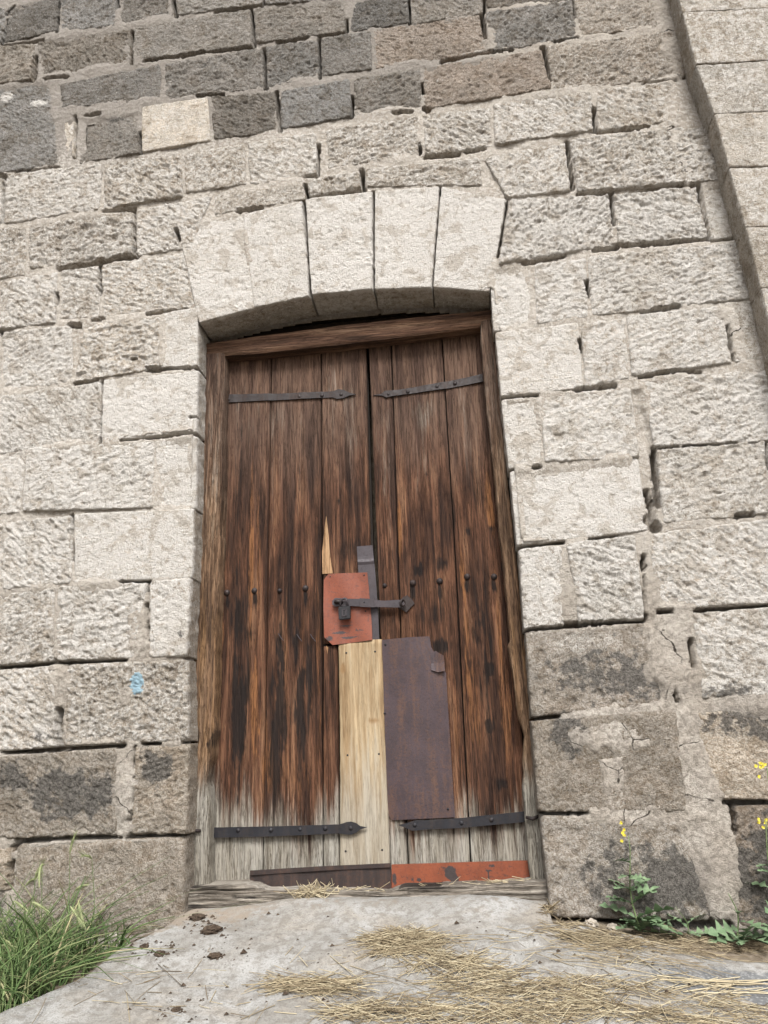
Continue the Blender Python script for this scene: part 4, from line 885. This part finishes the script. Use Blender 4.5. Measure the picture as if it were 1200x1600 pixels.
pl = thing('padlock', 'small dark metal padlock hanging from the hasp on the red plate', 'padlock', tuple(at(537, 968, HY-0.02)))
PYk = HY-0.026
import bmesh
def bevel_box(name, pts, Y, th, mat, parent, bev=0.003):
    P = xzs(pts, Y); bm = bmesh.new()
    vs = [bm.verts.new((p[0], Y, p[1])) for p in P]; f = bm.faces.new(vs)
    r = bmesh.ops.extrude_face_region(bm, geom=[f])
    for v in r['geom']:
        if isinstance(v, bmesh.types.BMVert): v.co.y += th
    bmesh.ops.recalc_face_normals(bm, faces=bm.faces[:]); bmesh.ops.bevel(bm, geom=bm.edges[:], offset=bev, segments=2, affect='EDGES')
    me = bpy.data.meshes.new(name); bm.to_mesh(me); bm.free(); me.materials.append(mat); c = Vector((P[:, 0].mean(), Y, P[:, 1].min()))
    me.transform(Matrix.Translation(-c)); o = bpy.data.objects.new(name, me); COL.objects.link(o); o.parent = parent; o.location = c-world_loc(parent); return o
bd = bevel_box('body', [(528.5,948),(547,946),(547.5,966.5),(529,968.5)], PYk, 0.018, M_LOCK, pl)
for q in ([(535,951.5),(540.5,951),(541,953),(535,953.5)], [(535,961.5),(541,961),(541,963),(535,963.5)], [(534,951.5),(536,951.5),(536,963.5),(534,963.5)], [(539.5,951),(541.5,951),(541.5,963),(539.5,963)]):
    bevel_box('rim', q, PYk-0.0025, 0.004, M_STRIP, bd, 0.0006)
a = at(532, 949, PYk+0.008); b = at(543.5, 948, PYk+0.008); t1 = at(532, 940, PYk+0.006); t2 = at(542, 938.5, PYk+0.006); m_ = at(538, 935, PYk+0.006)
mb = MB(); mb.tube([a, t1, (np.array(t1)+m_)/2+np.array([-0.002, 0, 0.003]), m_, (np.array(t2)+m_)/2+np.array([0.002, 0, 0.003]), t2, b], 0.0042, 8); mb.build('shackle', M_STRIP, pl, True)

# ------------------------------------------------------------------ strands: straw, grass
def strands(name, roots, dirs, lens, wid, bend, mat, segs=3, parent=None, up_curve=0.0, toneR=(0, 1), droop=None):
    n = len(roots); roots = np.asarray(roots, float); d = np.asarray(dirs, float); d /= np.linalg.norm(d, axis=1)[:, None]
    lens = np.asarray(lens)[:, None]; side = np.cross(d, RNG.normal(size=(n, 3))); side /= np.linalg.norm(side, axis=1)[:, None]
    bv = np.asarray(bend); V = []; S = segs+1; wid = np.broadcast_to(np.asarray(wid, float), (n,))[:, None]
    oth = np.cross(d, side)
    for k in range(S):
        f = k/segs; p = roots+d*lens*f+bv*lens*(f*f); wk = wid*(1-0.75*f if droop is not None else 1.0)
        for a in (0, 2.094, 4.189):
            V.append(p+(side*math.cos(a)+oth*math.sin(a)*(0.25 if droop is not None else 1.0))*wk)
    V = np.stack(V, 1); base = (np.arange(n)*S*3)[:, None]; Fq = []
    for k in range(segs):
        for j in range(3):
            Fq.append(np.concatenate([base+k*3+j, base+k*3+(j+1) % 3, base+(k+1)*3+(j+1) % 3, base+(k+1)*3+j], 1))
    Fq = np.concatenate(Fq); tone = RNG.uniform(*toneR, size=n) if not hasattr(toneR, 'shape') else toneR
    T = np.zeros((n, S*3, 4)); T[..., 3] = 1; T[..., 0] = tone[:, None]
    return mesh_np(name, V.reshape(-1, 3), Fq, mat, parent, False, attrs={'tone': T.reshape(-1, 4)})
def straw_patch(n, shape, lmin, lmax, thick, ang_sd=0.5, tone=(0.1, 1.0), ang0=0.0):
    """shape: list of (px, py, rx, ry, weight) ellipses on the ground; returns roots, dirs, lens, bends"""
    wts = np.array([s[4] for s in shape], float); wts /= wts.sum(); R_, D_, L_, B_, = [], [], [], []
    cen = [on_ground(s[0], s[1]) for s in shape]
    ex = [np.linalg.norm(on_ground(s[0]+s[2], s[1])-c) for s, c in zip(shape, cen)]; ey = [abs(on_ground(s[0], s[1]+s[3])[1]-c[1]) for s, c in zip(shape, cen)]
    for k in range(n):
        i = RNG.choice(len(shape), p=wts); r = math.sqrt(RNG.random())*(1 if RNG.random() < 0.85 else 1.35); t = RNG.random()*2*math.pi
        x = cen[i][0]+ex[i]*r*math.cos(t); y = cen[i][1]+ey[i]*r*math.sin(t); L = RNG.uniform(lmin, lmax)*(0.5+RNG.random())
        hgt = thick*max(0.0, 1-r*r)*RNG.random()
        a = ang0+RNG.normal()*ang_sd+(math.pi if RNG.random() < 0.5 else 0)
        dx, dy = math.cos(a), math.sin(a)
        x0, y0 = x-dx*L/2, y-dy*L/2; x1, y1 = x+dx*L/2, y+dy*L/2
        y1 = min(y1, 0.10); y0 = min(y0, 0.10)
        z0 = float(ramp_z(x0, y0))+0.004+hgt*(0.6+0.8*RNG.random()); z1 = float(ramp_z(x1, y1))+0.004+hgt*(0.6+0.8*RNG.random())+max(0, RNG.normal()*0.010)
        zm = float(ramp_z(x, y))+0.004+hgt
        R_.append((x0, y0, z0)); D_.append((x1-x0, y1-y0, z1-z0)); L_.append(math.dist((x0, y0, z0), (x1, y1, z1)))
        B_.append((RNG.normal()*0.08*-dy, RNG.normal()*0.08*dx, 0))
    return R_, D_, L_, B_
def straw(n, shape, lmin, lmax, thick, label, ang_sd=0.5, wid=0.0010, ang0=0.0, tone=(0.05, 1.0)):
    R_, D_, L_, B_ = straw_patch(n, shape, lmin, lmax, thick, ang_sd, tone, ang0)
    o = strands('straw', R_, D_, L_, RNG.uniform(0.6, 1.25, size=n)*wid, np.array(B_), M_STRAW, toneR=tone); tag(o, label, 'straw', kind='stuff'); return o
straw(560, [(640,1478,55,20,1),(610,1474,35,14,0.5)], 0.04, 0.16, 0.020, 'heap of dry yellow straw in front of the door near the middle of the ramp', 0.7)
straw(1350, [(740,1530,60,28,1.0),(830,1556,110,16,1.2),(960,1545,100,9,0.6),(620,1580,80,20,0.5),(760,1590,150,16,1.3),(1010,1588,160,12,1.2),(1160,1580,60,14,0.5),(700,1508,50,14,0.5)], 0.03, 0.16, 0.010, 'long band of scattered straw across the lower right of the ramp', 0.55)
straw(300, [(470,1545,50,11,1),(520,1548,28,9,0.6),(560,1585,50,14,0.4)], 0.05, 0.18, 0.014, 'thin patch of straw left of the middle of the ramp', 0.45)
straw(800, [(1000,1478,110,9,1.2),(1110,1476,90,8,1.0),(930,1470,50,14,0.8),(960,1500,120,16,0.35),(1170,1480,50,10,0.7)], 0.03, 0.16, 0.012, 'straw and chaff along the foot of the wall right of the doorway', 0.4, 0.0009, 0.0, (0.0, 0.8))
straw(330, [(600,1540,560,60,1),(800,1520,260,60,1)], 0.012, 0.12, 0.0, 'loose single straws strewn over the concrete', 0.6)
straw(22, [(1110,1545,60,8,1)], 0.12, 0.3, 0.01, 'few long pale straws at the lower right edge', 0.25, 0.0018, 0.3, (0.6, 1.0))
# tuft on the sill and wisps along the red board
Rr, Dd, Ll = [], [], []
c0 = at(490, 1398, 0.045)
for k in range(130):
    p = np.array([c0[0]+RNG.normal()*0.035, 0.03+RNG.random()*0.05, c0[2]+abs(RNG.normal())*0.012-0.006]); a = RNG.random()*6.28
    L = RNG.uniform(0.03, 0.10); d = np.array([math.cos(a), -0.25*abs(math.sin(a)), 0.55*math.sin(a)]); Rr.append(p-d*L/2); Dd.append(d); Ll.append(L)
for k in range(70):
    px = RNG.choice([RNG.uniform(640, 830), RNG.uniform(760, 830), RNG.uniform(520, 600)]); p = at(px, np.interp(px, [500, 600, 700, 830], [1394, 1394, 1386, 1378]), 0.10)+np.array([0, RNG.uniform(-0.02, 0.05), 0.004])
    a = RNG.normal()*0.4; L = RNG.uniform(0.03, 0.11); d = np.array([math.cos(a), 0.2*RNG.normal(), math.sin(a)*0.5]); Rr.append(p-d*L/2); Dd.append(d); Ll.append(L)
n = len(Rr); o = strands('straw', Rr, Dd, Ll, RNG.uniform(0.0010, 0.0018, n), RNG.normal(size=(n, 3))*0.08, M_STRAW, toneR=(0.3, 1.0)); tag(o, 'tuft of straw caught on the sill log under the door', 'straw', kind='stuff')
# chaff stuck at the right foot of the frame
Rr, Dd, Ll = [], [], []
for k in range(60):
    p = on_ground(RNG.uniform(848, 868), RNG.uniform(1408, 1432))+np.array([0, 0, 0.004]); a = RNG.random()*6.28; L = RNG.uniform(0.02, 0.07); d = np.array([math.cos(a), 0.5*math.sin(a), 0.4*RNG.normal()]); Rr.append(p-d*L/2); Dd.append(d); Ll.append(L)
n = len(Rr); o = strands('straw', Rr, Dd, Ll, 0.0012, RNG.normal(size=(n, 3))*0.1, M_STRAW, toneR=(0.0, 0.6)); tag(o, 'wisp of brown straw at the right end of the sill', 'straw', kind='stuff')

# grass clump at the left
Rr, Dd, Ll, Wd, Bb, Tn = [], [], [], [], [], []
for k in range(1700):
    f = RNG.random()**1.3; x = -0.80-0.75*RNG.random()**0.8; y = -0.02-0.62*RNG.random()
    e = float(left_edge(y)); x = min(x, e-0.01-0.02*RNG.random()); 
    dens = 1-0.85*float(sstep(-1.02, -0.80, x))
    if RNG.random() > dens: continue
    z = float(soil_z(x, y)); L = RNG.uniform(0.16, 0.50)*(0.45+0.55*float(sstep(-0.78, -1.1, x)))
    lean = np.array([RNG.normal()*0.34-0.02, RNG.normal()*0.30-0.1, 1.0]); Rr.append((x, y, z)); Dd.append(lean); Ll.append(L); Wd.append(RNG.uniform(0.003, 0.0075))
    bdir = np.array([lean[0]*0.9+RNG.normal()*0.25, lean[1]*0.9+RNG.normal()*0.25, -RNG.uniform(0.1, 0.65)]); Bb.append(bdir); Tn.append(np.clip(RNG.normal()*0.27+0.46, 0, 1))
o = strands('grass', Rr, Dd, Ll, np.array(Wd), np.array(Bb), M_GRASS, segs=6, toneR=np.array(Tn), droop=True); tag(o, 'clump of long green grass against the wall at the lower left', 'grass', kind='stuff')
def ear_mesh(mb, base, d, L, bend):
    base = np.array(base); d = np.array(d)/np.linalg.norm(d); pts = []
    for k in range(8): f = k/7; pts.append(base+d*L*f+np.array(bend)*L*f*f)
    return pts
mbe = MB(); mbs = MB()
for k in range(17):
    if k < 1: bx = at(120, 1372, -0.10); top = bx; L = 0.08
    x = -1.42+0.5*RNG.random(); y = -0.10-0.34*RNG.random()
    z = float(soil_z(x, y)); h = RNG.uniform(0.20, 0.42); lean = RNG.normal()*0.2+0.15
    if k == 0: x, y = -1.05, -0.10; z = float(soil_z(x, y)); h = 0.40; lean = 0.02
    p0 = np.array([x, y, z]); p1 = p0+np.array([lean*0.3*h, -0.02, h*0.6]); p2 = p0+np.array([lean*h, -0.05, h])
    mbs.tube([p0, p1, p2], [0.0016, 0.0013, 0.001], 4)
    dd_ = np.array([lean*1.4, -0.1, 0.8 if k == 0 else RNG.uniform(-0.3, 0.8)]); Le = RNG.uniform(0.045, 0.085)
    pts = ear_mesh(mbe, p2, dd_, Le, [0.3*np.sign(lean), 0, -0.35 if k else 0.0])
    mbe.tube(pts, [0.001, 0.003, 0.004, 0.004, 0.0038, 0.003, 0.002, 0.001], 6)
    for q in range(26):
        f = RNG.random(); p = pts[int(f*6)]; dv = (pts[-1]-pts[0]); dv /= np.linalg.norm(dv); dv = dv+RNG.normal(size=3)*0.35
        mbe.tube([p, p+dv*0.028], [0.0008, 0.0002], 3, cap=False)
M_EAR = mat_simple('grass_ear', (0.16, 0.19, 0.085), (0.25, 0.265, 0.14), 60, 0.7, 0.0)
o = mbe.build('grass_ears', M_EAR); tag(o, 'green bristly seed ears standing over the grass at the lower left', 'grass ears', kind='stuff')
o2 = mbs.build('grass_stalks', M_STEM); tag(o2, 'thin upright stalks of the seeding grass at the lower left', 'grass stalks', kind='stuff')

# ------------------------------------------------------------------ weeds at the right foot of the wall
def lobed_leaf(L, Wd, lobes, rng, curl=0.25, name='leaf', mat=None, parent=None, base=(0, 0, 0), az=0.0, el=0.5):
    n = lobes*4+1; half = []
    for k in range(n):
        f = k/(n-1); env = math.sin(math.pi*min(f*0.92+0.06, 1))**0.8*(0.45+0.75*f if f < 0.75 else 1.01-1.2*(f-0.75))
        lob = 0.55+0.45*math.cos(2*math.pi*(f*lobes)+math.pi) if f < 0.92 else 1
        half.append((f*L, max(env*lob, 0.03)*Wd*(1+0.15*rng.normal())))
    V = []; Fc = []
    for f, wv in half:
        zc = -curl*L*(f/L)**2; sag = -0.18*wv
        V += [(f, wv, zc+abs(wv)*0.25), (f, wv*0.5, zc+0.10*wv), (f, 0, zc), (f, -wv*0.5, zc+0.10*wv), (f, -wv, zc+abs(wv)*0.25)]
    for k in range(n-1):
        for j in range(4): Fc.append((k*5+j, k*5+j+1, k*5+5+j+1, k*5+5+j))
    m = Matrix.Rotation(az, 4, 'Z') @ Matrix.Rotation(-el, 4, 'Y') @ Matrix.Rotation(rng.normal()*0.3, 4, 'X')
    mb = MB(); mb.add([m @ Vector(v)+Vector(base) for v in V], Fc); return mb.build(name, mat or M_LEAF, parent, True, loc=base)
def weed(label, foot, top, leaves, flowers, seed, rosette=6, Lr=(0.06, 0.11), stemw=0.003, name='weed'):
    rng = np.random.default_rng(seed); foot = np.array(foot, float); top = np.array(top, float)
    t = thing(name, label, 'weed', tuple(foot)); H = top[2]-foot[2]
    pts = [foot+(top-foot)*f+np.array([0.012*math.sin(f*5+seed), 0.008*math.sin(f*4), 0]) for f in np.linspace(0, 1, 8)]
    if H > 0.02:
        mb = MB(); mb.tube(pts, [stemw*(1-0.6*k/7) for k in range(8)], 6); mb.build('stem', M_STEM, t, True, loc=tuple(foot))
    for k in range(rosette):
        az = -math.pi*(k+0.5)/rosette+rng.normal()*0.25; lobed_leaf(rng.uniform(*Lr), rng.uniform(0.026, 0.042), 4, rng, 0.3, 'leaf', M_LEAF, t, tuple(foot+np.array([0, -0.01, 0.012])), az, rng.uniform(0.25, 0.9))
    for k in range(leaves):
        f = 0.06+0.72*k/max(leaves, 1); p = foot+(top-foot)*f; L = (0.135-0.095*f)*rng.uniform(0.8, 1.2)
        az = (-0.3 if k % 2 else math.pi+0.3)+rng.normal()*0.5-(0.4 if k % 3 == 0 else 0); lobed_leaf(L, L*rng.uniform(0.32, 0.46), 4, rng, 0.25, 'leaf', M_LEAF, t, tuple(pts[int(f*7)]), az, rng.uniform(0.1, 0.8))
    if flowers:
        for k in range(flowers):
            c = top+np.array([rng.normal()*0.012, rng.normal()*0.010, rng.normal()*0.016])
            mb = MB()
            for j in range(4):
                a = j*math.pi/2+rng.random(); u_ = Vector((math.cos(a), rng.normal()*0.3-0.3, math.sin(a))).normalized()*0.0062; w_ = u_.cross(Vector((0, 1, 0))).normalized()*0.0034
                c3 = Vector(c); mb.add([c3, c3+u_*0.6+w_, c3+u_*1.1, c3+u_*0.6-w_], [(0, 1, 2, 3)])
            mb.build('flower', M_YEL, t, False, loc=tuple(c))
    return t
def foot_at(px, py, Y):
    p = at(px, py, Y); return (p[0], p[1], float(max(ramp_z(p[0], p[1]), soil_z(p[0], p[1]))))
fA = on_ground(1000, 1455); weed('slender weed with lobed leaves and small yellow flower head against the big base stone', fA, at(976, 1306, fA[1]-0.01), 19, 5, 3, 7, (0.07, 0.12))
fB = on_ground(1145, 1462); weed('low broad-leaved green weed at the wall foot right of the flowering weed', fB, at(1140, 1395, fB[1]), 5, 0, 5, 10, (0.09, 0.15))
fC = on_ground(1196, 1450); weed('leafy weed at the right edge reaching up to yellow flowers', fC, at(1193, 1280, fC[1]-0.02), 9, 6, 8, 5)
fD = on_ground(1205, 1455); weed('tall thin weed topped by yellow flowers highest at the right edge', fD, at(1192, 1200, fD[1]-0.03), 3, 7, 9, 2)
fE = on_ground(1062, 1450); weed('tiny pale seedling between the two larger weeds', fE, at(1060, 1415, fE[1]), 5, 0, 12, 2, (0.02, 0.04), 0.0015)

# ------------------------------------------------------------------ dung clods and pebbles
def lump(name, p, r, seed, mat, flat_=0.55):
    bm = bmesh.new(); bmesh.ops.create_icosphere(bm, subdivisions=3, radius=1.0)
    co = np.array([v.co[:] for v in bm.verts])
    h = 1+0.45*fbm(co[:, 0]*2+seed, co[:, 1]*2+co[:, 2]*1.7, seed, 3)+0.30*ridged(co[:, 0]*4+co[:, 2]*3, co[:, 1]*4+seed, seed+4)
    for v, k in zip(bm.verts, h): v.co = Vector((v.co.x*k*r[0], v.co.y*k*r[1], v.co.z*k*r[2]))
    me = bpy.data.meshes.new(name); bm.to_mesh(me); bm.free(); me.materials.append(mat)
    o = bpy.data.objects.new(name, me); COL.objects.link(o); o.location = (p[0], p[1], p[2]+r[2]*0.4); return o
CL = [(308,1437,15,8,'dark crumbling dung clod nearest the left end of the sill'),(330,1458,20,10,'largest dark dung clod below the left end of the sill'),(336,1497,13,6,'flat dung clod lower down the ramp, right of the others'),
      (250,1493,10,6,'dark dung clod near the edge of the concrete beside the grass'),(225,1482,8,5,'small dark clod at the corner foot of the left base stone'),(276,1582,9,4,'small dark clod at the bottom of the ramp')]
for k, (px, py, rx, ry, lb) in enumerate(CL):
    p = on_ground(px, py)
    o = lump('dung_clod', p, (rx/640, ry/440, ry/700), 40+k, M_CLOD); tag(o, lb, 'dung', 'dung clods on the ramp')
mb = MB()
for k in range(520):
    i = RNG.integers(len(CL)+9); px, py = (CL[i][0], CL[i][1]) if i < len(CL) else (RNG.uniform(250, 1150), RNG.uniform(1440, 1590))
    p = on_ground(px+RNG.normal()*24, min(max(py+RNG.normal()*9, 1425), 1598)); s = abs(RNG.normal())*0.0035+0.0015
    mb.add([(p[0]+s, p[1], p[2]+0.002), (p[0]-s*0.6, p[1]+s, p[2]+0.002), (p[0]-s*0.6, p[1]-s, p[2]+0.002), (p[0], p[1], p[2]+s)], [(0, 1, 3), (1, 2, 3), (2, 0, 3), (2, 1, 0)])
o = mb.build('dung_crumbs', M_CLOD); tag(o, 'dark crumbs scattered over the concrete ramp', 'crumbs', kind='stuff')
M_PEB = mat_simple('pebble', (0.20, 0.175, 0.145), (0.33, 0.295, 0.25), 40, 0.9, 0.4)
for px, py, rx, lb in ((1064,1452,6,'small pale pebble in the soil between the weeds'),(920,1440,11,'rough grey pebble under the edge of the big right base stone'),(950,1440,8,'brown pebble wedged beneath the big right base stone')):
    p = on_ground(px, py); tag(lump('pebble', p, (rx/520, rx/520, rx/700), px, M_PEB), lb, 'pebble', 'pebbles at the wall foot')
